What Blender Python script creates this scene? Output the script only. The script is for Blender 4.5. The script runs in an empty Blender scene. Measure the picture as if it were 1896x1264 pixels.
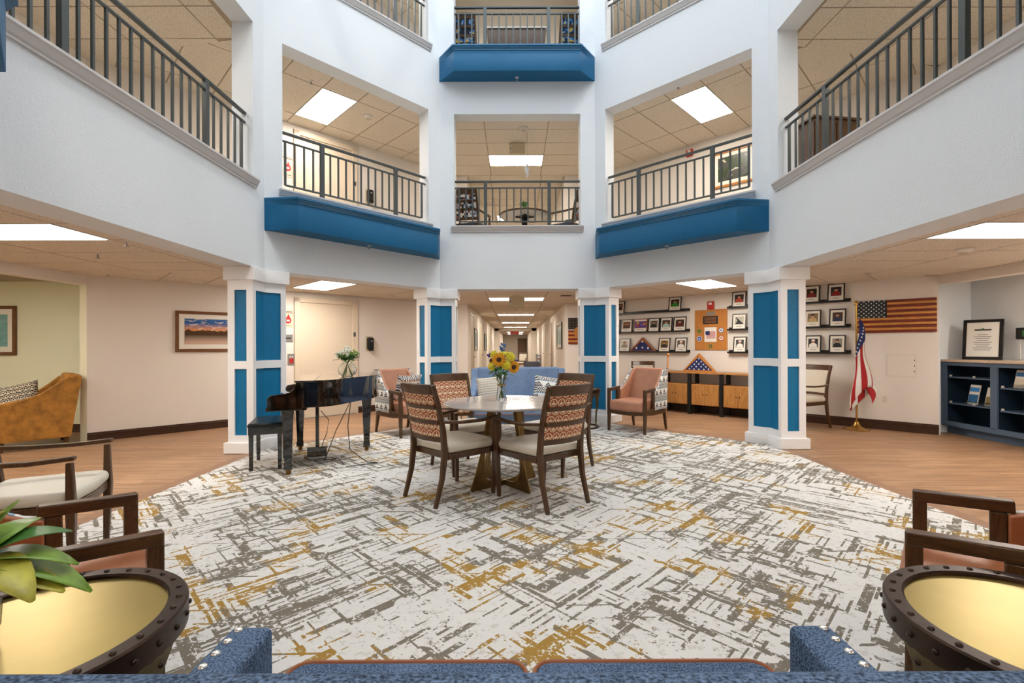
import bpy, bmesh, math, random
from math import sin, cos, pi, radians, sqrt, atan2
from mathutils import Vector, Matrix
random.seed(7)
S = bpy.context.scene
COL = S.collection
# ------------------------------------------------------------------ camera, world, sun, exposure
F, CX, CY, EYE, RHO = 870.0, 953.0, 642.0, 1.25, 0.0035
cd = bpy.data.cameras.new('camera'); cam = bpy.data.objects.new('camera', cd); COL.objects.link(cam)
cd.sensor_width = 36; cd.lens = F / 1896 * 36
cd.shift_x = -(CX - 948) / 1896; cd.shift_y = (CY - 632) / 1896
cd.clip_start = .05; cd.clip_end = 200
cam.matrix_world = Matrix.Translation((0, 0, EYE)) @ Matrix.Rotation(pi/2, 4, 'X') @ Matrix.Rotation(-RHO, 4, 'Z')
S.camera = cam
W = bpy.data.worlds.new('sky'); S.world = W; W.use_nodes = True
bg = W.node_tree.nodes['Background']; bg.inputs[0].default_value = (.85, .93, 1.0, 1); bg.inputs[1].default_value = 3.95
sl = bpy.data.lights.new('sun', 'SUN'); sl.energy = 1.1; sl.angle = radians(4); sl.color = (1, .95, .88)
so = bpy.data.objects.new('sun', sl); COL.objects.link(so)
so.rotation_euler = Vector((-.30, .36, -.88)).to_track_quat('-Z', 'Y').to_euler(); so.location = (2, 2, 12)
S.view_settings.view_transform = 'Standard'; S.view_settings.look = 'None'
S.view_settings.gamma = 1; S.view_settings.use_curve_mapping = False
S.view_settings.exposure = 0.0
LIGHT_E = 27.0            # ceiling light diffusers

# ------------------------------------------------------------------ photo measuring helpers (points where things really stand)
def uv(x, y): dx, dy = x - CX, y - CY; return (dx - RHO*dy)/F, (dy + RHO*dx)/F
def fl(x, y, z=0):
    u, v = uv(x, y); Y = (EYE - z)/v; return Vector((u*Y, Y, z))
def at(x, y, Y): u, v = uv(x, y); return Vector((u*Y, Y, EYE - v*Y))
KL, KR = 12.0, 12.5
def dl(x, y=CY):                              # a point on the rear left outer wall
    u, v = uv(x, y); X = KL*u/(1-u); return Vector((X, KL+X, EYE - v*(KL+X)))
def dr(x, y=CY):                              # a point on the rear right outer wall
    u, v = uv(x, y); X = KR*u/(1+u); return Vector((X, KR-X, EYE - v*(KR-X)))

# ------------------------------------------------------------------ shader helpers
T = None
def nd(t, **k):
    n = T.nodes.new(t)
    for a, b in k.items(): setattr(n, a, b)
    return n
def plug(s, v):
    if isinstance(v, bpy.types.NodeSocket): T.links.new(v, s)
    else: s.default_value = v
def m(op, *a):
    n = nd('ShaderNodeMath', operation=op)
    for i, v in enumerate(a): plug(n.inputs[i], v)
    return n.outputs[0]
add = lambda a, b: m('ADD', a, b)
sub = lambda a, b: m('SUBTRACT', a, b)
mul = lambda a, b: m('MULTIPLY', a, b)
lt = lambda a, b: m('LESS_THAN', a, b)
gt = lambda a, b: m('GREATER_THAN', a, b)
frac = lambda a: m('FRACT', a)
flo = lambda a: m('FLOOR', a)
ab = lambda a: m('ABSOLUTE', a)
mx = lambda a, b: m('MAXIMUM', a, b)
mn = lambda a, b: m('MINIMUM', a, b)
def coords(kind='Object'):
    n = nd('ShaderNodeTexCoord'); s = nd('ShaderNodeSeparateXYZ'); T.links.new(n.outputs[kind], s.inputs[0]); return s.outputs[0], s.outputs[1], s.outputs[2]
def vec(x, y=0., z=0.):
    n = nd('ShaderNodeCombineXYZ')
    for i, v in enumerate((x, y, z)): plug(n.inputs[i], v)
    return n.outputs[0]
def noise(v, scale, detail=2, rough=.5):
    n = nd('ShaderNodeTexNoise'); T.links.new(v, n.inputs['Vector']); n.inputs['Scale'].default_value = scale
    n.inputs['Detail'].default_value = detail; n.inputs['Roughness'].default_value = rough; return n.outputs[0]
def white(v): n = nd('ShaderNodeTexWhiteNoise'); T.links.new(v, n.inputs['Vector']); return n.outputs[0]
def voro(v, scale, feat='F1', out=0):
    n = nd('ShaderNodeTexVoronoi', feature=feat); T.links.new(v, n.inputs['Vector']); n.inputs['Scale'].default_value = scale; return n.outputs[out]
def c4(c): return (c[0], c[1], c[2], 1) if not isinstance(c, bpy.types.NodeSocket) else c
def mix(f, a, b):
    n = nd('ShaderNodeMix', data_type='RGBA'); plug(n.inputs[0], f); plug(n.inputs[6], c4(a)); plug(n.inputs[7], c4(b)); return n.outputs[2]
def hexc(h):
    r = [int(h[i:i+2], 16)/255 for i in (0, 2, 4)]
    return tuple(c/12.92 if c <= .04045 else ((c+.055)/1.055)**2.4 for c in r)
def mat(name, col=None, rough=.5, metal=0., bump=0., bscale=60, var=0., vscale=6, fn=None, emit=0, trans=0., coat=0., spec=.5, stretch=(1, 1, 1), ior=1.45):
    global T
    M = bpy.data.materials.new(name); M.use_nodes = True; T = M.node_tree
    b = T.nodes['Principled BSDF']; b.inputs['Roughness'].default_value = rough; b.inputs['Metallic'].default_value = metal
    b.inputs['Specular IOR Level'].default_value = spec; b.inputs['Coat Weight'].default_value = coat; b.inputs['IOR'].default_value = ior
    if trans: b.inputs['Transmission Weight'].default_value = trans
    if isinstance(col, str): col = hexc(col)
    x, y, z = coords(); V = vec(mul(x, stretch[0]), mul(y, stretch[1]), mul(z, stretch[2]))
    if fn: c = fn(x, y, z)
    elif var:
        n = noise(V, vscale, 4); k = mul(sub(n, .5), 3.0)
        c = mix(m('MINIMUM', 1., m('MAXIMUM', 0., add(k, .5))), tuple(q*(1-var) for q in col), tuple(min(1, q*(1+var)) for q in col))
    else: c = c4(col)
    plug(b.inputs['Base Color'], c)
    if emit: plug(b.inputs['Emission Color'], c); b.inputs['Emission Strength'].default_value = emit
    if bump:
        n = nd('ShaderNodeBump'); n.inputs['Strength'].default_value = bump; n.inputs['Distance'].default_value = .01
        T.links.new(noise(V, bscale, 3), n.inputs['Height']); T.links.new(n.outputs[0], b.inputs['Normal'])
    return M

# ------------------------------------------------------------------ procedural patterns
def carpet_fn(x, y, z):
    V = vec(x, y, 0.)
    cl = lambda q: m('MINIMUM', 1., m('MAXIMUM', 0., q))
    patch = cl(add(mul(sub(noise(V, 1.0, 3), .5), 4.), .55)); patch2 = cl(add(mul(sub(noise(vec(add(x, 31.), y, 0.), 1.5, 3), .5), 4.), .55))
    fine = noise(V, 60, 4, .7); mid = noise(V, 17, 3, .65)
    wob = mul(sub(noise(V, 5, 2), .5), .006)
    def layer(th, pv, L, dens, w, seed):
        u = add(mul(x, cos(th)), mul(y, sin(th))); v = add(add(mul(x, -sin(th)), mul(y, cos(th))), wob)
        vr = m('DIVIDE', v, pv); row = flo(vr)
        ru = white(vec(row, seed, 1.)); seg = flo(add(m('DIVIDE', u, L), mul(ru, 9.)))
        r2 = white(vec(row, seg, seed)); r3 = white(vec(row, seg, seed+5.))
        on = lt(r2, mul(dens, add(.10, mul(patch if seed % 2 else patch2, 1.3))))
        return mul(on, lt(ab(sub(frac(vr), .5)), mul(w, add(.45, mul(r3, .9)))))
    A = 0.80
    thick = mx(layer(A, .15, .34, .44, .15, 1.), layer(-A, .15, .34, .40, .15, 2.))
    med = mx(layer(A, .075, .20, .34, .17, 3.), layer(-A, .075, .22, .34, .17, 4.))
    thin = mx(mx(layer(A, .04, .16, .36, .15, 5.), layer(-A, .052, .14, .20, .13, 8.)), layer(0.02, .11, .35, .20, .06, 6.))
    ink = mx(thick, mx(med, thin))
    worn = gt(add(mul(fine, .5), mul(mid, .5)), .447)
    ink = mul(ink, worn)
    specks = mul(gt(mul(mid, fine), .335), gt(patch2, .3))
    gold = gt(add(mul(noise(vec(add(x, 7.), y, 3.), 2.4, 2), .8), mul(fine, .2)), .56)
    base = mix(gt(noise(V, 26, 3, .7), .58), hexc('dad7d1'), hexc('cbc6be'))
    inkc = mix(gold, mix(fine, hexc('645c50'), hexc('8f8678')), hexc('a3803f'))
    return mix(mx(ink, specks), base, inkc)
def plank_fn(x, y, z):
    row = flo(m('DIVIDE', y, .15)); r = white(vec(row, 3., 0.)); seg = flo(add(m('DIVIDE', x, 1.22), mul(r, 5.)))
    k = white(vec(row, seg, 1.)); g = noise(vec(mul(x, 1.0), mul(y, 30.), mul(k, 40.)), 1.6, 5, .65)
    g = m('MINIMUM', 1., m('MAXIMUM', 0., add(mul(sub(g, .5), 3.2), .5)))
    c = mix(g, hexc('7c5a40'), hexc('c39d7a')); c = mix(mul(k, .45), c, hexc('8c6a50'))
    e = lt(frac(m('DIVIDE', y, .15)), .03); e2 = lt(frac(add(m('DIVIDE', x, 1.22), mul(r, 5.))), .003)
    return mix(mx(e, e2), c, hexc('5a3e28'))
def tile_fn(x, y, z):
    n = noise(vec(x, y, 0.), 90, 3, .7); n2 = noise(vec(x, y, 3.), 38, 2)
    return mix(mx(mul(gt(n, .57), .6), mul(gt(n2, .62), .3)), hexc('ddd3c4'), hexc('8f8270'))
def motif_fn(ca, cb, s, thr=.5, ax='xz'):
    def fn(x, y, z):
        u = x; v = z
        U = m('DIVIDE', u, s); Vv = m('DIVIDE', v, s); row = flo(Vv)
        uu = sub(frac(add(U, mul(row, .5))), .5); vv = sub(frac(Vv), .5)
        r = m('SQRT', add(mul(uu, uu), mul(vv, vv)))
        ring = mul(gt(r, .37), lt(r, .47)); low = mul(lt(r, .27), lt(vv, -.02)); stem = mul(lt(ab(uu), .05), mul(gt(vv, 0.), lt(vv, .26)))
        return mix(mx(ring, mx(low, stem)), ca, cb)
    return fn
def geo_fn(ca, cb, cc, s=.12):
    def fn(x, y, z):
        u = add(x, y); v = z
        rv = m('DIVIDE', v, s*.75); row = flo(rv); fv = frac(rv)
        uu = ab(sub(frac(m('DIVIDE', u, s)), .5))
        tri = lt(mul(uu, 2.), sub(.95, fv)); stripes = gt(frac(mul(add(mul(uu, 2.), fv), 2.5)), .45)
        odd = gt(frac(mul(row, .5)), .25)
        k = stripes; k2 = mul(tri, gt(frac(mul(fv, 4.)), .3))
        ink = add(mul(odd, k), mul(sub(1., odd), k2))
        acc = mul(lt(fv, .1), odd)
        return mix(acc, mix(mn(ink, 1.), ca, cb), cc)
    return fn
def basket_fn(ca, cb, cc, s=.035):
    def fn(x, y, z):
        a = m('DIVIDE', add(x, z), s); b = m('DIVIDE', sub(x, z), s)
        ch = gt(frac(mul(add(flo(a), flo(b)), .5)), .25); st = gt(frac(mul(add(mul(ch, a), mul(sub(1., ch), b)), 2.)), .55)
        return mix(st, ca, mix(ch, cb, cc))
    return fn
def denim_fn(ca, cb):
    def fn(x, y, z):
        n = noise(vec(mul(x, 1.), mul(y, 1.), z), 220, 2); n2 = noise(vec(x, y, z), 5, 3)
        w = noise(vec(mul(x, 300.), mul(y, 300.), mul(z, 60.)), 1., 1)
        return mix(m('MINIMUM', 1., m('MAXIMUM', 0., add(mul(sub(n, .5), 2.6), add(mul(sub(n2, .5), .8), mul(w, .9))))), ca, cb)
    return fn
def grain_fn(ca, cb, ax=0, s=1.):
    def fn(x, y, z):
        a = [x, y, z]; k = [mul(q, 14.*s) for q in a]; k[ax] = mul(a[ax], 1.6*s)
        n = noise(vec(*k), 1.5, 5, .6); r = frac(mul(n, 7.))
        return mix(add(mul(n, .6), mul(r, .4)), ca, cb)
    return fn
def lake_fn(x, y, z):                        # x -.5..+.5 wide, z up, in metres about the print's centre
    n = noise(vec(mul(x, 9.), 0., 2.), 1.6, 4); ridge = add(-.012, mul(sub(n, .5), .09))
    skyc = mix(m('MINIMUM', 1., mul(mx(z, 0.), 8.)), hexc('f2a04a'), hexc('2c5f9c'))
    cloud = gt(noise(vec(mul(x, 4.), 0., mul(z, 20.)), 2., 4), .56)
    skyc = mix(mul(cloud, .7), skyc, hexc('e9d3c0'))
    tree = mix(noise(vec(x, z, 0.), 40, 3), hexc('140e0a'), hexc('6b4a25'))
    wat = mix(m('MINIMUM', 1., mul(mx(sub(-.05, z), 0.), 9.)), hexc('4b4034'), hexc('c8a893'))
    return mix(gt(z, add(ridge, .03)), mix(gt(z, -.055), wat, tree), skyc)
def botany_fn(x, y, z):
    n = noise(vec(x, z, 0.), 4, 4); n2 = voro(vec(x, mul(z, 2.), 0.), 5)
    return mix(gt(n, .52), mix(gt(n2, .35), hexc('211f1d'), hexc('39452a')), mix(gt(n2, .62), hexc('4a4a44'), hexc('c9c3ae')))
def collage_fn(x, y, z):
    n = white(vec(flo(mul(x, 30.)), flo(mul(z, 30.)), 0.))
    return mix(gt(n, .5), mix(gt(n, .25), hexc('16181c'), hexc('7d93a6')), mix(gt(n, .8), hexc('d9d4cc'), hexc('8a4a3d')))
def blue_ikat_fn(x, y, z):
    n = noise(vec(mul(x, 14.), y, mul(z, 8.)), 1.3, 3); row = lt(frac(mul(z, 9.)), .2)
    c = mix(gt(n, .5), hexc('1d2430'), mix(gt(n, .57), hexc('3d86c4'), hexc('d8b14a')))
    return mix(row, c, hexc('24262c'))

P = {}
P['white'] = mat('white_wall', 'dfe3e6', .75, bump=.45, bscale=110)
P['beige'] = mat('beige_wall', 'e3dcd3', .75, bump=.12, bscale=110)
P['sage'] = mat('sage_wall', 'e6e5ca', .75, bump=.12, bscale=110)
P['corr'] = mat('corridor_wall', 'e4dccf', .75)
P['paint'] = mat('white_paint', 'ecebea', .35)
P['sill'] = mat('sill_paint', 'c9c6c4', .45)
P['blue'] = mat('teal_blue_paint', '115f8a', .5, bump=.25, bscale=70, spec=.35)
P['bluepan'] = mat('blue_panel', '0a6c98', .5, bump=.3, bscale=60, spec=.35)
P['bluecrown'] = mat('blue_crown_paint', '1e6791', .3)
P['tile'] = mat('ceiling_tile_board', fn=tile_fn, rough=.9)
P['tbar'] = mat('ceiling_grid_bar', 'a2927c', .6)
P['slab'] = mat('slab', 'b9ad9c', .9)
P['floor'] = mat('wood_plank_floor', fn=plank_fn, rough=.42, spec=.4)
P['border'] = mat('wood_border', fn=grain_fn(hexc('7d5a44'), hexc('a37f66')), rough=.45)
P['carpet'] = mat('patterned_carpet', fn=carpet_fn, rough=.95, bump=.5, bscale=260, spec=.1)
P['base'] = mat('dark_wood_baseboard', fn=grain_fn(hexc('2a1a10'), hexc('4d3020')), rough=.35)
P['rail'] = mat('rail_metal', '4b504f', .4, metal=.35)
P['wood'] = mat('dark_walnut', fn=grain_fn(hexc('2c190b'), hexc('61401f'), 2), rough=.34, coat=.12)
P['woodx'] = mat('dark_walnut_x', fn=grain_fn(hexc('2c190b'), hexc('61401f'), 1), rough=.34, coat=.12)
P['cream'] = mat('cream_vinyl', 'cfc6b4', .5, bump=.1, bscale=200)
P['rust'] = mat('rust_motif_fabric', fn=motif_fn(hexc('9c4e2c'), hexc('ead6b4'), .066), rough=.8)
P['peach'] = mat('peach_leather', 'b37f64', .42, bump=.12, bscale=180, var=.06, vscale=8)
P['tan'] = mat('tan_leather', '9a5c38', .35, bump=.12, bscale=180, var=.1, vscale=8)
P['geo'] = mat('geometric_fabric', fn=geo_fn(hexc('e9e6df'), hexc('22242b'), hexc('7ea0b8')), rough=.8)
P['geo2'] = mat('geometric_pillow_fabric', fn=geo_fn(hexc('e9e2d8'), hexc('2c3846'), hexc('c98e66'), .15), rough=.8)
P['basket'] = mat('basketweave_fabric', fn=basket_fn(hexc('e8e3da'), hexc('8a7a45'), hexc('59452f')), rough=.8)
P['navyp'] = mat('navy_shell_fabric', fn=motif_fn(hexc('1c1c26'), hexc('d8cdb0'), .055), rough=.8)
P['denim'] = mat('blue_woven_fabric', fn=denim_fn(hexc('273649'), hexc('6f86a4')), rough=.85, bump=.35, bscale=300, spec=.2)
P['denimlt'] = mat('light_blue_fabric', fn=denim_fn(hexc('5c7190'), hexc('93a8c6')), rough=.85, bump=.3, bscale=300, spec=.2)
P['piping'] = mat('rust_piping', '8c4f2a', .5)
P['pearl'] = mat('pearl_nail', 'dcd8d0', .2, metal=.7)
P['brassnail'] = mat('brass_nail', '7b5a2c', .3, metal=.8)
P['mustard'] = mat('mustard_suede', 'a2712e', .8, var=.28, vscale=12)
P['black'] = mat('piano_black', '050505', .08, coat=1., spec=.6)
P['blackm'] = mat('matte_black', '101010', .5)
P['blackl'] = mat('black_leather', '121414', .3)
P['bronze'] = mat('dark_bronze', '3a2c24', .38, metal=.75, var=.2, vscale=14)
P['bronze2'] = mat('antique_bronze', '7a6038', .36, metal=.8, var=.3, vscale=9)
P['bronze3'] = mat('olive_bronze', '64583f', .4, metal=.75, var=.3, vscale=9)
P['gold'] = mat('brushed_gold_top', 'a08c4c', .34, metal=.85, var=.06, vscale=5, bump=.04, bscale=30)
P['stone'] = mat('pale_stone_top', 'c3beba', .12, var=.05, vscale=8, coat=.4)
P['glass'] = mat('clear_glass', 'f4f8f6', .02, trans=1., ior=1.3)
P['water'] = mat('water', 'e8f2ea', .02, trans=1., ior=1.33)
P['leaf'] = mat('leaf_green', '3f6b2c', .45, var=.35, vscale=30)
P['leafl'] = mat('leaf_light_green', '6f8f2e', .4, var=.35, vscale=18)
P['leafy'] = mat('leaf_yellow_edge', 'a8a23c', .4, var=.3, vscale=18)
P['stem'] = mat('stem_green', '5f7a35', .5)
P['petal'] = mat('sunflower_petal', 'e6a51a', .6, var=.15, vscale=60)
P['lemon'] = mat('lemon_petal', 'dfd23a', .6, var=.15, vscale=60)
P['seed'] = mat('sunflower_centre', '4a2a14', .9, var=.3, vscale=90)
P['delph'] = mat('blue_delphinium', '5a78a8', .7, var=.3, vscale=60)
P['violet'] = mat('violet_petal', '4a3a92', .7)
P['ivory'] = mat('ivory_petal', 'dfe0d2', .7)
P['twine'] = mat('twine', 'a88a5c', .8)
P['metalw'] = mat('white_metal', 'd8d4cc', .4)
P['almond'] = mat('almond_plastic', 'cdbf9d', .4)
P['emit'] = mat('light_diffuser', 'fff5ea', .5, emit=LIGHT_E)
P['vent'] = mat('vent_dark', '3a352e', .6)
P['door'] = mat('elevator_door_paint', 'd9cab4', .4)
P['doorw'] = mat('brown_door', fn=grain_fn(hexc('5c4632'), hexc('8a6e50'), 2), rough=.5)
P['frameblk'] = mat('black_frame', '14110f', .3)
P['framewd'] = mat('brown_frame', fn=grain_fn(hexc('4a2a14'), hexc('8a5a30')), rough=.35)
P['matb'] = mat('picture_mat', 'e8e2d6', .8)
P['lake'] = mat('lake_print', fn=lake_fn, rough=.25)
P['teal'] = mat('teal_print', fn=lambda x, y, z: mix(noise(vec(x, y, mul(z, 3.)), 6, 3), hexc('3c7f86'), hexc('9cc7c4')), rough=.3)
P['botany'] = mat('botanical_print', fn=botany_fn, rough=.3)
P['collage'] = mat('dotted_fabric', fn=collage_fn, rough=.7)
P['ikat'] = mat('blue_ikat_fabric', fn=blue_ikat_fn, rough=.8)
P['ledge'] = mat('black_ledge', '15100d', .35)
P['cherry'] = mat('cherry_wood', fn=grain_fn(hexc('6e3217'), hexc('a05a2a')), rough=.3)
P['oak'] = mat('oak_board', fn=grain_fn(hexc('a8672a'), hexc('c98a44'), 2), rough=.35)
P['acacia'] = mat('acacia_wood', fn=grain_fn(hexc('8a5424'), hexc('d09a56'), 2, .7), rough=.35)
P['red'] = mat('alarm_red', 'b3261e', .35)
P['flagred'] = mat('flag_red', 'a81e22', .75)
P['flagwhite'] = mat('flag_white', 'e6e2dc', .75)
P['flagblue'] = mat('flag_blue', '1d2a63', .75)
P['star'] = mat('star_white', 'efefec', .7)
P['stainr'] = mat('red_stained_plank', fn=grain_fn(hexc('561608'), hexc('8e3214')), rough=.35)
P['stainy'] = mat('amber_stained_plank', fn=grain_fn(hexc('a8682a'), hexc('dca050')), rough=.35)
P['stainn'] = mat('charcoal_stained_board', '1e2226', .5)
P['polegold'] = mat('brass_pole', 'b98f4a', .25, metal=.9)
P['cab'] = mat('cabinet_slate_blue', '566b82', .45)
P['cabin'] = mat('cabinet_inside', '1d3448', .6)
P['counter'] = mat('counter_stone', 'd9c4ab', .25, var=.08, vscale=40)
P['paper'] = mat('paper', 'e4e0d8', .6)
P['ink'] = mat('dark_ink', '33302c', .7)
P['navy'] = mat('navy_print', '1f4f8a', .5)
P['greenp'] = mat('green_print', '3a7a3a', .5)
P['gray'] = mat('grey_metal', '8d8a86', .4, metal=.4)
P['grayf'] = mat('grey_fabric', '4a4f57', .8)
P['burlap'] = mat('pale_wood_bowl', 'b08d66', .5, var=.12, vscale=10)
P['plum'] = mat('purple_print', '59337a', .5)

# ------------------------------------------------------------------ mesh helpers
class MB:
    def __init__(s): s.v = []; s.f = []
    def add(s, vs, fs, M=None):
        n = len(s.v); s.v += [(M @ Vector(p)) if M else Vector(p) for p in vs]; s.f += [[i+n for i in f] for f in fs]; return s
    def box(s, c, d, rz=0, M=None):
        x, y, z = d[0]/2, d[1]/2, d[2]/2; R = Matrix.Translation(c) @ Matrix.Rotation(rz, 4, 'Z')
        if M: R = M @ R
        return s.add([(-x, -y, -z), (x, -y, -z), (x, y, -z), (-x, y, -z), (-x, -y, z), (x, -y, z), (x, y, z), (-x, y, z)],
                     [(0, 3, 2, 1), (4, 5, 6, 7), (0, 1, 5, 4), (1, 2, 6, 5), (2, 3, 7, 6), (3, 0, 4, 7)], R)
    def prism(s, poly, z0, z1, M=None):
        n = len(poly)
        return s.add([(p[0], p[1], z0) for p in poly] + [(p[0], p[1], z1) for p in poly],
                     [list(range(n))[::-1], list(range(n, 2*n))] + [(i, (i+1) % n, n+(i+1) % n, n+i) for i in range(n)], M)
    def loft(s, rings, caps=True, M=None, closed=True):
        n = len(rings[0]); vs = [p for r in rings for p in r]; fs = []
        for k in range(len(rings)-1):
            for i in range(n if closed else n-1): fs.append((k*n+i, k*n+(i+1) % n, (k+1)*n+(i+1) % n, (k+1)*n+i))
        if caps and closed: fs.append(list(range(n))[::-1]); fs.append([(len(rings)-1)*n+i for i in range(n)])
        return s.add(vs, fs, M)
    def lathe(s, prof, n=24, c=(0, 0, 0), M=None):
        ring = prof[0][0] > .002 and prof[-1][0] > .002
        if ring: prof = list(prof) + [prof[0]]
        return s.loft([[(c[0]+r*cos(2*pi*i/n), c[1]+r*sin(2*pi*i/n), c[2]+z) for i in range(n)] for r, z in prof], M=M, caps=not ring)
    def tube(s, pts, r, n=8, M=None):
        pts = [Vector(p) for p in pts]; R = r if isinstance(r, (list, tuple)) else [r]*len(pts); rings = []
        for i, p in enumerate(pts):
            d = (pts[min(i+1, len(pts)-1)] - pts[max(i-1, 0)]).normalized()
            a = d.cross(Vector((0, 0, 1))); a = Vector((1, 0, 0)) if a.length < .05 else a.normalized(); b = d.cross(a)
            rings.append([p + (a*cos(2*pi*k/n) + b*sin(2*pi*k/n))*R[i] for k in range(n)])
        return s.loft(rings, M=M)
    def bar(s, pts, w, h, up=(0, 0, 1), M=None):      # rectangular section along a path; w sideways, h along up
        pts = [Vector(p) for p in pts]; up = Vector(up); rings = []
        for i, p in enumerate(pts):
            d = (pts[min(i+1, len(pts)-1)] - pts[max(i-1, 0)]).normalized(); a = d.cross(up).normalized(); b = a.cross(d).normalized()
            ww = w[i] if isinstance(w, (list, tuple)) else w; hh = h[i] if isinstance(h, (list, tuple)) else h
            rings.append([p+a*ww/2+b*hh/2, p-a*ww/2+b*hh/2, p-a*ww/2-b*hh/2, p+a*ww/2-b*hh/2])
        return s.loft(rings, M=M)
    def slab(s, poly, t, M):                            # polygon in local xz plane extruded along y by t
        n = len(poly)
        return s.add([(p[0], 0, p[1]) for p in poly] + [(p[0], t, p[1]) for p in poly],
                     [list(range(n)), list(range(n, 2*n))[::-1]] + [(i, n+i, n+(i+1) % n, (i+1) % n) for i in range(n)], M)
    def ball(s, c, r, n=8, sc=(1, 1, 1)):
        k = max(4, n//2+1); rings = []
        for i in range(k+1):
            a = -pi/2 + pi*i/k; rr = max(cos(a), .02)
            rings.append([(c[0]+r*sc[0]*rr*cos(2*pi*j/n), c[1]+r*sc[1]*rr*sin(2*pi*j/n), c[2]+r*sc[2]*sin(a)) for j in range(n)])
        return s.loft(rings)
    def mesh(s, name, smooth=False):
        me = bpy.data.meshes.new(name); me.from_pydata([tuple(p) for p in s.v], [], s.f)
        bm = bmesh.new(); bm.from_mesh(me); bmesh.ops.recalc_face_normals(bm, faces=bm.faces); bm.to_mesh(me); bm.free()
        if smooth:
            for p in me.polygons: p.use_smooth = True
        return me
    def build(s, name, mt, parent=None, smooth=False, bevel=0, seg=2, sub=0, loc=None, rz=None):
        me = s.mesh(name, smooth or sub > 0 or bevel > 0); me.materials.append(mt if not isinstance(mt, str) else P[mt])
        o = bpy.data.objects.new(name, me); COL.objects.link(o)
        if parent: o.parent = parent
        if loc is not None: o.location = loc
        if rz is not None: o.rotation_euler = (0, 0, rz)
        if bevel:
            b = o.modifiers.new('bevel', 'BEVEL'); b.width = bevel; b.segments = seg; b.limit_method = 'ANGLE'; b.angle_limit = radians(40)
        if sub: u = o.modifiers.new('sub', 'SUBSURF'); u.levels = sub; u.render_levels = sub
        if smooth and not sub and not bevel:
            try:
                for p in me.polygons: p.use_smooth = True
                me.set_sharp_from_angle(angle=radians(38))
            except Exception: pass
        elif bevel:
            try: me.set_sharp_from_angle(angle=radians(60))
            except Exception: pass
        return o
def tag(o, label=None, cat=None, group=None, kind=None):
    if label: o['label'] = label
    if cat: o['category'] = cat
    if group: o['group'] = group
    if kind: o['kind'] = kind
    return o
def thing(name, label, cat, loc=(0, 0, 0), rz=0, group=None):
    o = bpy.data.objects.new(name, None); COL.objects.link(o); o.empty_display_size = .1
    o.location = loc; o.rotation_euler = (0, 0, rz); return tag(o, label, cat, group)
def struct(name, mb, mt, parent=None, **k):
    o = mb.build(name, mt, parent, **k)
    if not parent: o['kind'] = 'structure'
    return o
def copy_tree(o, parent=None):
    c = o.copy(); COL.objects.link(c)
    if parent: c.parent = parent
    for ch in list(o.children): copy_tree(ch, c)
    return c
def dup(o, loc, rz, label, group=None):
    c = copy_tree(o); c.location = loc; c.rotation_euler = (0, 0, rz); c['label'] = label
    if group: c['group'] = group
    return c
def head(hx, hy): return atan2(hy, hx) - pi/2      # local +Y faces (hx, hy)
V2 = lambda a, b: Vector((a, b))

# ------------------------------------------------------------------ the plan
IN = [V2(-1.236, .60), V2(-3.087, 2.45), V2(-3.087, 5.80), V2(-1.236, 7.79), V2(1.343, 7.79), V2(3.225, 5.945), V2(3.225, 2.45), V2(1.343, .60)]
NAMES = ['front_left', 'left', 'rear_left', 'rear', 'rear_right', 'right', 'front_right', 'front']
def offs(poly, d):
    n = len(poly); out = []
    for i in range(n):
        a, b, c = poly[i-1], poly[i], poly[(i+1) % n]
        e1 = (b-a).normalized(); e2 = (c-b).normalized(); n1 = V2(-e1.y, e1.x); n2 = V2(-e2.y, e2.x)
        k = (n1+n2).normalized(); out.append(b + k*d/k.dot(n1))
    return out
TW, TB = .25, .33
OUT, OUTB = offs(IN, TW), offs(IN, TB)
FH = 2.92
CL = [2.225, 5.135, 8.055]                           # ceilings
B0 = 2.21
SILL = [3.24, 3.24+FH]; OTOP = [5.11, 5.11+FH]
ROOF = 8.75
MARG = [.2, .24, .22, .243, .20, .20, .2, .24]
def edge(i): a, b = IN[i], IN[(i+1) % 8]; e = (b-a); L = e.length; e = e/L; n = V2(-e.y, e.x); return a, b, e, n, L
for i in range(8):
    a, b, e, n, L = edge(i); j = (i+1) % 8; mb = MB()
    full = [a, b, OUT[j], OUT[i]]
    mb.prism([OUT[i], OUT[j], OUTB[j], OUTB[i]], B0, 2.30)
    for z0, z1 in ((B0, SILL[0]), (OTOP[0], SILL[1]), (OTOP[1], ROOF)): mb.prism(full, z0, z1)
    g = MARG[i]
    for z0, z1 in ((SILL[0], OTOP[0]), (SILL[1], OTOP[1])):
        mb.prism([a, a+e*g, a+e*g+n*TW, OUT[i]], z0, z1); mb.prism([b-e*g, b, OUT[j], b-e*g+n*TW], z0, z1)
    struct('wall_' + NAMES[i], mb, 'white')
# sills
tn = 0
def extr(prof, p0, p1, e, n):                      # profile (outward offset, z) swept from p0 to p1
    mb = MB(); mb.loft([[(p.x+n.x*o, p.y+n.y*o, z) for o, z in prof] for p in (p0, p1)]); return mb
for i in (1, 2, 3, 4, 5):
    a, b, e, n, L = edge(i); g = MARG[i]-.045
    for lv in (0, 1):
        if i in (1, 5) and lv: continue
        if i == 3 and lv: continue
        z = SILL[lv]; tn += 1
        prof = [(TW-.02, z), (TW-.02, z+.012), (-.062, z+.012), (-.062, z-.008), (-.052, z-.02), (-.03, z-.062), (-.018, z-.075), (-.018, z-.09), (-.001, z-.09), (-.001, z)]
        struct('trim_%d' % tn, extr(prof, a+e*g, b-e*g, e, n), 'sill')
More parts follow.
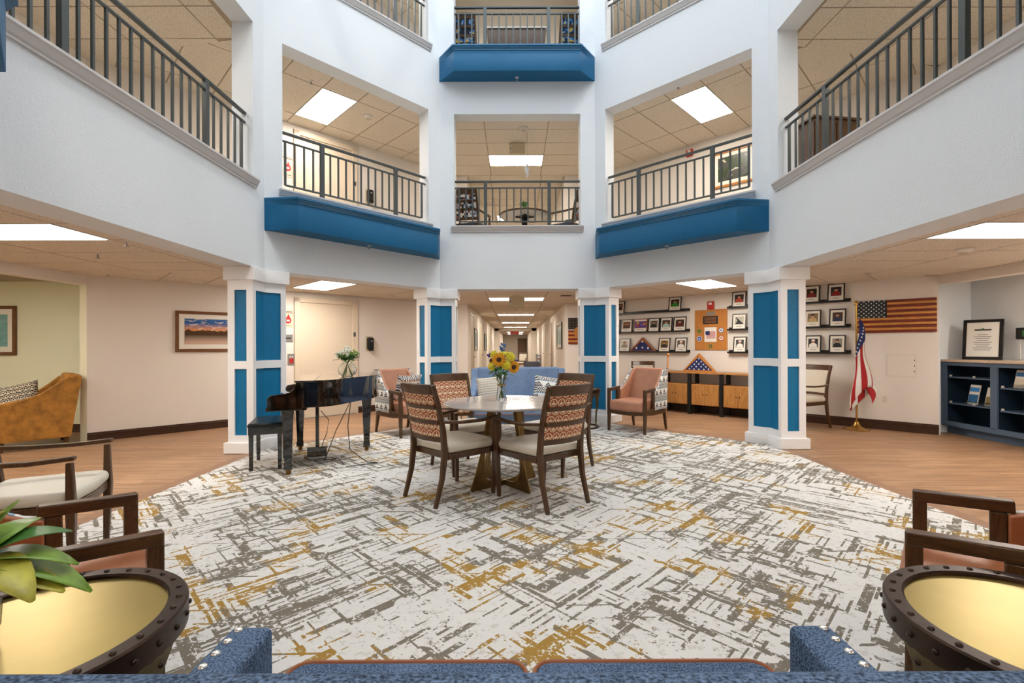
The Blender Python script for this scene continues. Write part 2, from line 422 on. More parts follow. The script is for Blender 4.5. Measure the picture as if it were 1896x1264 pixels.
# blue boxed balcony fronts
def bluebox(i, zb, name):
    global tn
    a, b, e, n, L = edge(i); tn += 1
    def ring(o):                                     # footprint, pushed out by o
        s = .285 - o*.41; d = .31 + o
        return [a - e*o*1.0*0, a + e*s - n*d, b - e*s - n*d, b]
    mb = MB(); mb.prism(ring(0), zb, zb+.33)
    o = struct('trim_%d' % tn, mb, 'blue', bevel=.004)
    mc = MB()
    for o_, z0, z1 in ((.008, .325, .345), (.018, .345, .360), (.028, .360, .378), (.045, .378, .402)): mc.prism(ring(o_), zb+z0, zb+z1)
    struct('crown_moulding', mc, 'bluecrown', parent=o)
bluebox(2, 2.70, 'x'); bluebox(4, 2.70, 'x'); bluebox(3, 5.645, 'x'); bluebox(0, 2.70, 'x'); bluebox(6, 2.70, 'x')

# columns
def column(i, label):
    c = IN[i]; a, b = IN[i-1], IN[(i+1) % 8]
    u = (a-c).normalized(); w = (b-c).normalized()
    nu = V2(u.y, -u.x); nw = V2(-w.y, w.x)          # outward normals of both legs
    if nu.dot(c - V2(.05, 4.4)) < 0: nu = -nu
    if nw.dot(c - V2(.05, 4.4)) < 0: nw = -nw
    k = (nu+nw).normalized(); q = 1/k.dot(nu)
    def chev(g):                                     # g = growth of every face
        t = .255+g
        return [c - k*g*q, c + u*t - nu*g, c + u*t + nu*(.30+g), c + k*(.30+g)*q, c + w*t + nw*(.30+g), c + w*t - nw*g]
    root = thing('column', label, 'column', (c.x, c.y, 0))
    def loc(poly): return [(p[0]-c.x, p[1]-c.y) for p in poly]
    MB().prism(loc(chev(-.018)), .1, 2.1).build('panel', 'bluepan', root)
    fr = MB(); P0 = chev(0)
    for z0, z1 in ((.02, .215), (1.0, 1.095), (1.935, 2.12)): fr.prism(loc(P0), z0, z1)
    n = len(P0)
    cen = sum(P0, V2(0, 0))/n
    for s in range(n):
        p, r = P0[s], P0[(s+1) % n]; e = (r-p).normalized(); nn = V2(-e.y, e.x)
        mid = (p+r)/2
        inn = nn if (mid + nn*.05 - (c + k*.15)).length < (mid - nn*.05 - (c + k*.15)).length else -nn
        for pt, d, o0 in ((p, e, 0.), (r, -e, .018)):
            if pt is P0[0]: continue
            wd = .078 if s in (1, 4) else .062
            o = pt + d*o0; wd -= o0; fr.prism(loc([o, o+d*wd, o+d*wd+inn*.0179, o+inn*.0179]), .215, 1.0); fr.prism(loc([o, o+d*wd, o+d*wd+inn*.0179, o+inn*.0179]), 1.095, 1.935)
    fr.build('frame', 'paint', root)
    MB().prism(loc(chev(.035)), 2.05, 2.209).build('capital', 'paint', root, bevel=.004)
    MB().prism(loc(chev(.035)), 0.005, .135).build('plinth', 'paint', root, bevel=.006)
column(2, 'white column with blue inset panels beside the piano bench')
column(3, 'white column with blue inset panels left of the corridor mouth, behind the peach armchair with pillow')
column(4, 'white column with blue inset panels right of the corridor mouth, behind the small drum table with bowls')
column(5, 'white column with blue inset panels in front of the console table, right side')
column(1, 'white column with blue inset panels near left, outside the frame')
column(6, 'white column with blue inset panels near right, outside the frame')

# outer shell
XL, XR, YC = -5.72, 5.93, 10.7
CLX, CRX = -1.07, 1.15                               # corridor
TOP = 8.1
def wallseg(name, p0, p1, t, z0, z1, mt):
    p0, p1 = V2(*p0), V2(*p1); e = (p1-p0).normalized(); n = V2(-e.y, e.x)
    return struct(name, MB().prism([p0, p1, p1+n*t, p0+n*t], z0, z1), mt)
YL, YR = KL+XL, KR-XR
wallseg('wall_elevator', (XL, YL), (YC-KL, YC), .15, 0, TOP, 'beige')
wallseg('wall_honour', (KR-YC, YC), (XR, YR), .15, 0, TOP, 'beige')
wallseg('wall_corridor_left', (YC-KL, YC), (CLX, YC), .15, 0, TOP, 'beige')
wallseg('wall_corridor_right', (CRX, YC), (KR-YC, YC), .15, 0, TOP, 'beige')
for nm, X, s, Y1 in (('left', XL, -1, YL), ('right', XR, 1, YR)):
    mb = MB()
    mb.box((X+s*.075, (Y1+3.0)/2, (2.10+TOP)/2), (.15, Y1-3.0, TOP-2.10))     # over the alcove mouth
    mb.box((X+s*.075, 0, TOP/2), (.15, 6.0, TOP))
    struct('wall_side_' + nm, mb, 'beige')
# alcoves
mb = MB(); mb.box((-7.3, YL+.825, 1.15), (3.1, .15, 2.3)); mb.box((-8.8, 4.9, 1.15), (.15, 4.6, 2.3)); mb.box((-7.3, 2.95, 1.15), (3, .15, 2.3)); mb.box((XL-.05, YL+.38, 1.15), (.099, .74, 2.3))
struct('wall_alcove_left', mb, 'sage')
mb = MB(); mb.box((7.0, YR+.285, 1.15), (2.14, .15, 2.3)); mb.box((6.66, 4.7, 1.15), (.15, 4.2, 2.3)); mb.box((6.3, 2.95, 1.15), (1, .15, 2.3)); mb.box((XR+.01, YR+.13, 1.15), (.02, .26, 2.3))
struct('wall_alcove_right', mb, 'white')
mb = MB(); mb.box((-7.3, 5.0, 2.28), (3.0, 4.3, .05)); mb.box((6.35, 4.9, 2.28), (.9, 4.1, .05)); struct('ceiling_alcove', mb, 'tbar')
# back room behind the camera
mb = MB(); mb.box((0, -3.0, TOP/2), (12, .15, TOP)); struct('wall_back', mb, 'beige')
# corridors on the ground and second storeys
YE = 25.0
for lv, z0 in ((0, 0), (1, FH)):
    mb = MB()
    for X, s in ((CLX, -1), (CRX, 1)):
        mb.box((X+s*.075, (YC+.15+YE)/2, z0+1.2), (.15, YE-YC-.15, 2.4))
    struct('wall_passage' + ('' if lv == 0 else '_upper'), mb, 'corr')
    mb = MB(); c0 = (CLX+CRX)/2
    mb.box((CLX+.12, YE, z0+1.2), (.25, .2, 2.4)); mb.box((CRX-.12, YE, z0+1.2), (.25, .2, 2.4)); mb.box((c0, YE, z0+2.18), (2.2, .2, .16))
    mb.box((CLX+.05, YE+7, z0+1.2), (.15, 14, 2.4)); mb.box((CRX-.05, YE+7, z0+1.2), (.15, 14, 2.4)); mb.box((c0, YE+14, z0+1.2), (2.3, .15, 2.4))
    struct('wall_far' + ('' if lv == 0 else '_upper'), mb, 'corr')
# floors and slabs
fm = MB(); fm.prism([(-9, -3.1), (8, -3.1), (8, 7.2), (2, 11), (1.4, 11), (1.4, 40), (-1.3, 40), (-1.3, 11), (-2, 11), (-9, 7.2)], -.1, 0)
struct('floor', fm, 'floor')
def sectors():
    o = OUT; g = {}
    g['rear'] = ([o[3], o[4], V2(KR-YC, YC), V2(YC-KL, YC)], 0)
    g['rear_left'] = ([o[2], o[3], V2(YC-KL, YC), V2(XL, YL)], radians(45))
    g['rear_right'] = ([o[5], V2(XR, YR), V2(KR-YC, YC), o[4]], radians(-45))
    g['left'] = ([V2(XL, 1.0), V2(-3.3, 1.0), o[1], o[2], V2(XL, YL)], 0)
    g['right'] = ([V2(3.45, 1.0), V2(XR, 1.0), V2(XR, YR), o[5], o[6]], 0)
    return g
def ccw(p):
    a = sum(p[i][0]*p[(i+1) % len(p)][1]-p[(i+1) % len(p)][0]*p[i][1] for i in range(len(p)))
    return p if a > 0 else p[::-1]
def clip(sub_, clp):
    out = [Vector(p) for p in sub_]
    for i in range(len(clp)):
        a, b = clp[i], clp[(i+1) % len(clp)]; inp = out; out = []
        sd = lambda p: (b[0]-a[0])*(p[1]-a[1]) - (b[1]-a[1])*(p[0]-a[0])
        for k in range(len(inp)):
            p, q = inp[k-1], inp[k]; dp, dq = sd(p), sd(q)
            if (dp >= 0) != (dq >= 0): out.append(p + (q-p)*(dp/(dp-dq)))
            if dq >= 0: out.append(q)
        if len(out) < 3: return []
    return out
def area(p): return abs(sum(p[i][0]*p[(i+1) % len(p)][1]-p[(i+1) % len(p)][0]*p[i][1] for i in range(len(p)))/2)
LIGHTS = {0: {'rear': (.04, 9.6, 0), 'rear_left': (-3.01, 7.42, radians(-45)), 'rear_right': (3.02, 7.40, radians(45)), 'left': (-4.18, 3.94, 0), 'right': (4.29, 4.0, 0)},
          1: {'rear': (.04, 9.8, 0), 'rear_left': (-3.06, 7.62, radians(-45)), 'rear_right': (3.06, 7.60, radians(45)), 'left': (-4.3, 3.94, 0), 'right': (4.35, 4.0, 0)},
          2: {'rear_left': (-3.06, 7.62, radians(-45)), 'rear_right': (3.06, 7.60, radians(45))}}
TL, TS = 1.12, .56
for lv in (0, 1, 2):
    bk = MB(); z = CL[lv]
    for nm, (poly, ang) in sectors().items(): bk.prism(poly, z+.006, z+.03)
    par = struct('ceiling' if lv == 0 else 'ceiling_%s' % ('second_storey' if lv == 1 else 'third_storey'), bk, 'tbar')
    for nm, (poly, ang) in sectors().items():
        if lv == 2 and nm in ('left', 'right'): continue
        lx, ly, la = LIGHTS[lv].get(nm, (0, 0, ang)); R = Matrix.Rotation(la, 2); cp = ccw(poly)
        for a in range(-7, 8):
            for b in range(-12, 13):
                g = .009; cx_, cy_ = a*TL, b*TS
                if a == 0 and b == 0: continue
                q = [V2(lx, ly) + R @ V2(cx_+sx*(TL/2-g), cy_+sy*(TS/2-g)) for sx, sy in ((-1, -1), (1, -1), (1, 1), (-1, 1))]
                q = clip(q, cp)
                if len(q) < 3 or area(q) < .015: continue
                MB().prism(q, z, z+.012).build('ceiling_tile', 'tile', par)
for lv in (1, 2):
    bk = MB(); z1 = lv*FH
    for nm, (poly, ang) in sectors().items(): bk.prism(poly, CL[lv-1]+.03, z1)
    bk.prism([(CLX, YC), (CRX, YC), (CRX, 39), (CLX, 39)], CL[lv-1]+.03, z1)
    struct('floor_%s' % ('second_storey' if lv == 1 else 'third_storey'), bk, 'slab')
# roof ring, front slabs and the skylight frame
bk = MB()
for nm, (poly, ang) in sectors().items(): bk.prism(poly, CL[2]+.03, CL[2]+.3)
o_ = OUT
for zz in (CL[0]+.03, CL[1]+.03, CL[2]+.03):
    bk.prism([V2(-5.7, -2.9), V2(5.9, -2.9), V2(5.9, 1.0), V2(3.45, 1.0), o_[6], o_[7], o_[0], o_[1], V2(-3.3, 1.0), V2(-5.7, 1.0)], zz, zz+.3)
struct('ceiling_front', bk, 'beige')
sk = MB()
for X in (-2, -.7, .7, 2): sk.box((X+.05, 4.4, ROOF+.06), (.08, 7.4, .1))
for Y in (2, 3.6, 5.2, 6.8): sk.box((.05, Y, ROOF+.06), (6.6, .08, .1))
struct('window_1', sk, 'paint')
# corridor ceilings, lights in them
def corridor_ceiling(z0, nm):
    z = z0+2.225; par = struct(nm, MB().box(((CLX+CRX)/2, 24.8, z+.02), (CRX-CLX, 28.2, .02)), 'tbar')
    for a in range(3):
        x0, x1 = [(CLX, -.55), (-.55, .63), (.63, CRX)][a]
        n = 24 if z0 == 0 else 12
        for b in range(n):
            Y = YC + b*TS + TS/2
            MB().box(((x0+x1)/2, Y, z+.004), (x1-x0-.02, TS-.02, .012)).build('ceiling_tile', 'tile', par)
corridor_ceiling(0, 'ceiling_corridor'); corridor_ceiling(FH, 'ceiling_corridor_upper')

# carpet and its wooden border
ins = offs(IN, -.02); bo = offs(IN, .10)
cz = MB().prism(ins, 0, .007).build('carpet', 'carpet')
tag(cz, 'off-white carpet with distressed grey and gold crosshatch filling the atrium floor', 'carpet')
mb = MB()
for i in range(8): j = (i+1) % 8; mb.prism([ins[i], ins[j], bo[j], bo[i]], 0, .006)
tn += 1; struct('trim_%d' % tn, mb, 'border')
# baseboards
def baseboard(name, p0, p1, h=.12):
    p0, p1 = V2(*p0), V2(*p1); e = (p1-p0).normalized(); n = V2(e.y, -e.x)
    prof = [(0, 0), (.022, 0), (.022, h*.66), (.028, h*.70), (.028, h*.78), (.014, h*.88), (.014, h), (0, h)]
    mb = MB(); mb.loft([[(p.x+n.x*o, p.y+n.y*o, z) for o, z in prof] for p in (p0, p1)])
    struct(name, mb, 'base')
EL, ER = dl(549), dl(663)
baseboard('baseboard_left', (XL, YL), (EL.x, EL.y)); baseboard('baseboard_elevator', (ER.x, ER.y), (YC-KL, YC))
baseboard('baseboard_right', (KR-YC, YC), (XR, YR), .14); baseboard('baseboard_alcove', (-8.7, YL+.75), (XL-.1, YL+.75))
baseboard('baseboard_rear', (YC-KL, YC), (CLX, YC)); baseboard('baseboard_passage', (CRX, YC), (KR-YC, YC))

# ------------------------------------------------------------------ ceiling lights
def ceiling_light(x, y, z, rz, label, w=TL, d=TS):
    t = thing('ceiling_light', label, 'ceiling light', (x, y, z), rz)
    MB().box((0, 0, -.004), (w-.03, d-.03, .006)).build('diffuser', 'emit', t)
    f = MB()
    for s in (-1, 1): f.box((0, s*(d/2-.008), -.003), (w, .016, .012)); f.box((s*(w/2-.008), 0, -.003), (.016, d-.03, .012))
    f.build('frame', 'metalw', t)
where = {'rear': 'in front of the corridor', 'rear_left': 'over the rear left gallery', 'rear_right': 'over the rear right gallery', 'left': 'at the left edge', 'right': 'at the right edge'}
for lv in (0, 1, 2):
    for nm, (x, y, a) in LIGHTS[lv].items():
        ceiling_light(x, y, CL[lv]+.004, a, 'bright rectangular ceiling panel light of the %s storey %s' % (('ground', 'second', 'third')[lv], where[nm]))
for k, Y in enumerate((14.2, 19.0, 23.3)):
    ceiling_light(.04, Y, 2.227, 0, ('nearest', 'middle', 'farthest')[k] + ' of the three bright panel lights down the ground floor corridor', 1.11, .5)
for k, Y in enumerate((27.5, 31.5, 35.5)):  # second and last panels are unseen extras, added to brighten the dark far room
    ceiling_light(.04, Y, 2.227, 0, ('first', 'second', 'added last')[k] + ' panel light in the far end room of the ground corridor', 1.1, .5)
for k, Y in enumerate((14.2, 19.0)):
    ceiling_light(.04, Y, FH+2.227, 0, ('nearer', 'farther')[k] + ' panel light down the second storey corridor', 1.11, .5)
for x, y in ((-4.2, -.6), (4.2, -.6), (0, -1.2)):
    ceiling_light(x, y, CL[0]+.02, 0, 'panel light behind the camera %s' % ('on the left' if x < 0 else 'on the right' if x > 0 else 'in the middle'))
ceiling_light(-7.0, 4.6, 2.25, 0, 'panel light inside the left alcove'); ceiling_light(6.35, 4.2, 2.25, pi/2, 'panel light inside the right alcove')

# ------------------------------------------------------------------ railings
def railing(i, lv, label, posts):
    a, b, e, n, L = edge(i); g = MARG[i]; p0 = a+e*g+n*.10; l = L-2*g
    t = thing('railing', label, 'railing', (p0.x, p0.y, SILL[lv]+.012), atan2(e.y, e.x), 'balcony railings of the atrium')
    H = .79; zb = .10 if i in (2, 3, 4) and lv == 0 else .03
    MB().bar([(-.0, 0, H-.02), (l, 0, H-.02)], .045, .03).build('handrail', 'rail', t, bevel=.006)
    MB().bar([(0, 0, H-.125), (l, 0, H-.125)], .028, .022).build('upper_rail', 'rail', t, bevel=.004)
    MB().bar([(.07, 0, zb), (l-.07, 0, zb)], .028, .022).build('lower_rail', 'rail', t, bevel=.004)
    for fx in posts: MB().box((fx, 0, (H-.03)/2), (.056, .045, H-.03)).build('post', 'rail', t, bevel=.003)
    pm = MB().box((0, 0, (H-.125+zb)/2), (.02, .02, H-.125-zb)).mesh('baluster'); pm.materials.append(P['rail'])
    ends = [.07, l-.07]
    for ex in ends: MB().box((ex, 0, (H-.125+zb)/2), (.026, .026, H-.125-zb)).build('end_post', 'rail', t)
    x = posts[0]; xs = []
    k = .122
    cuts = [ends[0]] + list(posts) + [ends[1]]
    for s in range(len(cuts)-1):
        w = cuts[s+1]-cuts[s]; nn = max(1, round(w/k)); 
        for q in range(1, nn): xs.append(cuts[s]+w*q/nn)
    for x in xs:
        o = bpy.data.objects.new('baluster', pm); COL.objects.link(o); o.parent = t; o.location = (x, 0, 0)
for i, lv in ((3, 0), (2, 0), (4, 0), (1, 0), (5, 0), (3, 1), (2, 1), (4, 1)):
    L = edge(i)[4]-2*MARG[i]
    if i in (1,): ps = [edge(1)[4]-.24-x for x in (2.45, .86)]; ps = [.63, 2.17]
    elif i == 5: ps = [.73, 2.28]
    else: ps = [L*.245, L*.755]
    railing(i, lv, 'grey metal railing with thin balusters, %s storey, %s opening' % ('second' if lv == 0 else 'third', NAMES[i].replace('_', ' ').replace('rear left', 'rear diagonal left').replace('rear right', 'rear diagonal right')), ps)

# ------------------------------------------------------------------ seating
def dining_chair(name, fabric, seatm, label, loc, rz, group=None, wood='wood', arms=True):
    t = thing(name, label, 'chair', loc, rz, group)
    poly = [(-.235, -.22), (.235, -.22), (.275, .2), (.24, .265), (0, .285), (-.24, .265), (-.275, .2)]
    big = MB().prism(poly, .405, .475).build('seat', seatm, t, bevel=.03, seg=4)
    fr = MB(); fr.prism([(p[0]*.97, p[1]*.97) for p in poly], .355, .405); fr.build('seat_frame', wood, t, bevel=.006)
    for s in (-1, 1):
        l = MB(); l.bar([(s*.245, .245, 0), (s*.262, .25, .38), (s*.265, .245, .63)], [.026, .042, .03], [.028, .042, .03], up=(0, 1, 0)); l.build('leg', wood, t, bevel=.005)
        l = MB(); l.bar([(s*.215, -.33, 0), (s*.215, -.265, .22), (s*.215, -.24, .42), (s*.212, -.255, .6), (s*.212, -.30, .8), (s*.212, -.35, .95)], [.028, .032, .036, .034, .03, .03], [.03, .038, .048, .04, .036, .034], up=(0, 1, 0)); l.build('leg', wood, t, bevel=.005)
        if arms:
            l = MB(); l.bar([(s*.225, -.27, .66), (s*.255, -.12, .645), (s*.275, .08, .642), (s*.268, .27, .655)], [.03, .036, .042, .046], .024); l.build('armrest', wood, t, bevel=.006)
    def curve(z, dy=0): 
        k = (z-.42)/.53; y0 = -.24 - .115*k**1.4 if k > 0 else -.24
        return [(x, y0 - .035*(1-(x/.2)**2) + dy, z) for x in (-.2, -.12, -.04, .04, .12, .2)]
    def panel(z0, z1, d0, d1, nz=4):
        m_ = MB()
        F_ = [curve(z0+(z1-z0)*q/nz, d0) for q in range(nz+1)]; B_ = [curve(z0+(z1-z0)*q/nz, d1) for q in range(nz+1)]
        m_.loft([f+b[::-1] for f, b in zip(F_, B_)]); return m_
    panel(.53, .885, -.012, .018).build('backrest', fabric, t, smooth=True)
    panel(.875, .955, -.018, .022, 2).build('top_rail', wood, t, bevel=.006)
    panel(.495, .54, -.014, .018, 1).build('lower_rail', wood, t, bevel=.004)
    for zc in (.655, .775): panel(zc-.016, zc+.016, -.024, -.005, 1).build('crossbar', wood, t)
    return t
A_ = dining_chair('dining_chair', 'rust', 'cream', 'walnut dining armchair with rust patterned back, nearest left of the round table', (-.535, 4.0, .007), head(.70, .71), 'chairs at the round table')
dup(A_, (.21, 3.87, .007), head(-.61, .79), 'walnut dining armchair with rust patterned back, nearest right of the round table', 'chairs at the round table')
dup(A_, (-.52, 4.83, .007), head(.56, -.83), 'walnut dining armchair facing the camera, behind the round table on the left', 'chairs at the round table')
dup(A_, (.43, 4.80, .007), head(-.667, -.745), 'walnut dining armchair behind the round table on the right, in front of the blue loveseat', 'chairs at the round table')
B_ = dining_chair('dining_chair', 'cream', 'cream', 'walnut armchair with cream seat, cut by the left edge, in front of the mustard chair', (-2.72, 2.66, .007), head(.91, .41))
dup(B_, (4.42, 7.25, 0), head(-.95, -.3), 'walnut armchair with cream back half hidden by the right column, near the flag')
dup(B_, (2.50, 9.15, 0), head(-.25, -.97), 'walnut armchair with cream back against the wall behind the peach armchair')

def club_chair(label, loc, rz, inner='peach', group=None):
    t = thing('club_armchair', label, 'armchair', loc, rz, group)
    W_ = .30
    MB().prism([(-.26, -.24), (.26, -.24), (.268, .372), (-.268, .372)], .315, .465).build('seat_cushion', inner, t, bevel=.035, seg=4)
    bk = MB(); bk.loft([[(-.27, -.16, .40), (.27, -.16, .40), (.27, -.30, .36), (-.27, -.30, .36)], [(-.26, -.24, .70), (.26, -.24, .70), (.27, -.36, .68), (-.27, -.36, .68)], [(-.235, -.31, .92), (.235, -.31, .92), (.26, -.41, .92), (-.26, -.41, .92)]])
    bk.build('backrest', inner, t, bevel=.025, seg=3)
    ob = MB(); ob.loft([[(-.29, -.30, .30), (.29, -.30, .30), (.29, -.335, .30), (-.29, -.335, .30)], [(-.275, -.405, .915), (.275, -.405, .915), (.275, -.425, .915), (-.275, -.425, .915)]]); ob.build('outer_back', 'geo', t)
    for s in (-1, 1):
        prof = [(.07, .33), (.07, .60), (.02, .615), (-.06, .66), (-.14, .73), (-.21, .81), (-.27, .88), (-.31, .92), (-.40, .92), (-.30, .33)]
        for nm_, x0, x1, mt_ in (('side_panel', s*.245, s*.285, inner), ('outer_side', s*.285, s*.315, 'geo')):
            q = MB(); n_ = len(prof)
            q.loft([[(x0-(s*.03*(p[1]-.6)/.3 if p[1] > .62 else 0), p[0], p[1]) for p in prof], [(x1-(s*.03*(p[1]-.6)/.3 if p[1] > .62 else 0), p[0], p[1]) for p in prof]]); q.build(nm_, mt_, t, bevel=.008 if nm_ == 'side_panel' else 0)
        a = MB(); X = s*.292
        a.bar([(X, .335, 0), (X, .325, .30), (X, .325, .635)], [.032, .044, .044], [.032, .046, .046], up=(0, 1, 0)); a.build('leg', 'wood', t, bevel=.004)
        a = MB(); a.bar([(X, .346, .612), (X, .05, .628)], .048, .045); a.build('armrest', 'woodx', t, bevel=.005)
        a = MB(); a.bar([(X, .095, .32), (X, .095, .60)], .04, .05, up=(0, 1, 0)); a.bar([(X, .31, .335), (X, .08, .335)], .04, .04); a.build('arm_post', 'wood', t, bevel=.004)
        a = MB(); a.bar([(s*.27, -.36, 0), (s*.27, -.30, .28), (s*.27, -.29, .33)], [.028, .042, .042], [.03, .046, .046], up=(0, 1, 0)); a.build('leg', 'wood', t, bevel=.004)
        a = MB(); a.bar([(s*.28, -.30, .295), (s*.285, -.15, .285), (s*.288, .15, .285), (s*.29, .31, .30)], .035, .05); a.build('seat_rail', 'woodx', t)
    a = MB(); a.bar([(-.28, .325, .295), (-.12, .325, .282), (.12, .325, .282), (.28, .325, .295)], .035, .05); a.build('front_rail', 'wood', t)
    return t
P2 = club_chair('peach leather armchair with open walnut arms, right of the column by the console table', (1.84, 7.03, 0), head(-.69, -.72), group='peach club armchairs')
dup(P2, (-1.60, 6.87, .003), head(.72, -.69), 'peach leather armchair holding a geometric pillow, between the piano and left column', 'peach club armchairs')
L_ = club_chair('tan leather armchair with open walnut arms at lower left, behind the gold drum table', (-1.63, 1.53, .007), head(.70, .71), inner='tan')
dup(L_, (1.745, 1.54, .007), head(-.74, .67), 'tan leather armchair with open walnut arms at lower right, behind the gold drum table')

def pillow(name, w, h, d, mt, label, loc, rot):
    n = 12; mb = MB(); top = []; bot = []
    vs = []; fs = []
    for side in (1, -1):
        for i in range(n+1):
            for j in range(n+1):
                u, v = -1+2*i/n, -1+2*j/n; k = (1-abs(u)**3)*(1-abs(v)**3); pin = 1-.08*(1-abs(u))*(abs(v))-.0
                vs.append((u*w/2*(1-.07*(1-v*v)*abs(u)), side*d/2*(k**.55), v*h/2*(1-.07*(1-u*u)*abs(v))))
    N = (n+1)**2
    for s in (0, 1):
        for i in range(n):
            for j in range(n): a = s*N+i*(n+1)+j; fs.append((a, a+1, a+n+2, a+n+1))
    mb.add(vs, fs); o = mb.build(name, mt, smooth=True)
    me = o.data; bm = bmesh.new(); bm.from_mesh(me); bmesh.ops.remove_doubles(bm, verts=bm.verts, dist=.0008); bmesh.ops.recalc_face_normals(bm, faces=bm.faces); bm.to_mesh(me); bm.free()
    o.location = loc; o.rotation_euler = rot; return tag(o, label, 'pillow')
pillow('throw_pillow', .42, .40, .13, 'geo2', 'square pillow with black and peach geometric print on the left peach armchair', (-1.575, 6.895, .665), (radians(22), 0, head(.72, -.69)+pi))

def loveseat(label, loc, rz, fabric, group=None, nails=True):
    t = thing('loveseat', label, 'sofa', loc, rz, group)           # local: faces +Y, front of seat at y=+.38
    hw = .69
    bk = MB(); bk.loft([[(-hw+.06, -.20, .30), (hw-.06, -.20, .30), (hw-.04, -.34, .30), (-hw+.04, -.34, .30)],
                        [(-hw+.06, -.27, .62), (hw-.06, -.27, .62), (hw-.04, -.40, .62), (-hw+.04, -.40, .62)],
                        [(-hw+.08, -.345, .941), (hw-.08, -.345, .941), (hw-.07, -.46, .941), (-hw+.07, -.46, .941)]])
    bk.build('backrest', fabric, t, bevel=.03, seg=4)
    for s in (-1, 1):
        xi, xo = s*(hw-.095), s*hw
        prof = [(.29, .20), (.29, .60), (-.08, .60), (-.16, .63), (-.235, .72), (-.28, .84), (-.32, .925), (-.44, .925), (-.33, .20)]
        q = MB(); q.loft([[(xi, p[0], p[1]) for p in prof], [(xo, p[0], p[1]) for p in prof]]); q.build('arm', fabric, t, bevel=.014, seg=3)
        if nails:
            nm = MB(); nm.ball((0, 0, 0), .010, 8, (1, 1, .5)); me = nm.mesh('nail_head', True); me.materials.append(P['pearl'])
            for k in range(10):
                o = bpy.data.objects.new('nail_head', me); COL.objects.link(o); o.parent = t; o.location = (s*(hw-.024), .27-k*.041, .601)
            for k in range(9):
                o = bpy.data.objects.new('nail_head', me); COL.objects.link(o); o.parent = t; o.location = (s*(hw-.016), .291, .57-k*.04); o.rotation_euler = (radians(90), 0, 0)
    MB().prism([(-hw+.095, -.22), (hw-.095, -.22), (hw-.095, .30), (-hw+.095, .30)], .20, .335).build('seat_base', fabric, t, bevel=.01)
    for s in (-1, 1):
        xc = s*.299; r = .045
        pts = []
        for cx_, cy_, a0 in ((.29-r, .38-r, 0), (-.29+r, .38-r, 90), (-.29+r, -.22+r, 180), (.29-r, -.22+r, 270)):
            for q in range(5): a = radians(a0+q*22.5); pts.append((xc+cx_+r*cos(a), cy_+r*sin(a)))
        MB().prism(pts, .335, .455).build('seat_cushion', fabric, t, bevel=.012, seg=3)
        pm = MB(); pm.tube([(p[0], p[1], .452) for p in pts]+[(pts[0][0], pts[0][1], .452)], .006, 6); pm.tube([(p[0], p[1], .345) for p in pts]+[(pts[0][0], pts[0][1], .345)], .006, 6)
        pm.build('piping', 'piping', t)
        for y in (.24, -.28): MB().bar([(s*(hw-.08), y, 0), (s*(hw-.08), y, .20)], [.03, .045], [.03, .045], up=(0, 1, 0)).build('leg', 'wood', t)
    return t
loveseat('blue woven loveseat seen from behind at the bottom edge, rust piping and pearl nails', (.035, .80, .007), 0, 'denim')
LS = loveseat('pale blue loveseat facing the camera between the two centre columns', (.05, 6.62, .007), pi, 'denimlt', nails=False)
pillow('throw_pillow', .40, .36, .12, 'basket', 'white basketweave pillow at the left of the rear blue loveseat', (-.34, 6.62, .66), (radians(-20), radians(-6), 0))
pillow('throw_pillow', .40, .36, .12, 'geo', 'grey and white pillow at the right of the rear blue loveseat', (.46, 6.62, .66), (radians(-20), radians(8), 0))

# mustard armchair in the left alcove
def mustard(label, loc, rz):
    t = thing('tub_armchair', label, 'armchair', loc, rz)
    hw = .37
    for s in (-1, 1):
        prof = [(.40, .12), (.40, .58), (.28, .60), (.12, .63), (-.06, .70), (-.18, .79), (-.27, .87), (-.35, .90), (-.46, .90), (-.34, .12)]
        q = MB(); q.loft([[(s*(hw-.09), p[0], p[1]) for p in prof], [(s*hw, p[0], p[1]) for p in prof]]); q.build('arm', 'mustard', t, bevel=.012, seg=3)
        me = MB().ball((0, 0, 0), .006, 6).mesh('nail_head', True); me.materials.append(P['brassnail'])
        pts = [(.36, .14+k*.024) for k in range(18)] + [(y_, (.58+.32*max(0, (.26-y_)/.61)**1.25)-.03) for y_ in [.30-k*.033 for k in range(19)]]
        for y, z in pts:
            o = bpy.data.objects.new('nail_head', me); COL.objects.link(o); o.parent = t; o.location = (s*(hw+.001), y, z)
        MB().bar([(s*(hw-.06), .33, 0), (s*(hw-.06), .33, .13)], [.035, .05], [.035, .05], up=(0, 1, 0)).build('leg', 'wood', t)
        MB().bar([(s*(hw-.06), -.31, 0), (s*(hw-.06), -.29, .13)], [.035, .05], [.035, .05], up=(0, 1, 0)).build('leg', 'wood', t)
    bk = MB(); bk.loft([[(-hw+.08, -.16, .3), (hw-.08, -.16, .3), (hw-.08, -.33, .13), (-hw+.08, -.33, .13)], [(-hw+.08, -.30, .93), (hw-.08, -.30, .93), (hw-.08, -.46, .91), (-hw+.08, -.46, .91)]])
    bk.build('backrest', 'mustard', t, bevel=.03, seg=3)
    MB().prism([(-hw+.09, -.2), (hw-.09, -.2), (hw-.09, .38), (-hw+.09, .38)], .13, .30).build('seat_base', 'mustard', t)
    MB().prism([(-hw+.092, -.2), (hw-.092, -.2), (hw-.092, .405), (-hw+.092, .405)], .30, .45).build('seat_cushion', 'mustard', t, bevel=.03, seg=3)
    return t
mustard('mustard suede armchair with nailhead trim in the left alcove', (-6.16, 6.03, 0), head(-.66, -.75)).scale = (.95, .9, 1)
pillow('throw_pillow', .44, .40, .12, 'navyp', 'navy pillow with cream shell print on the mustard armchair', (-6.26, 5.91, .62), (radians(-22), radians(-14), radians(28)))

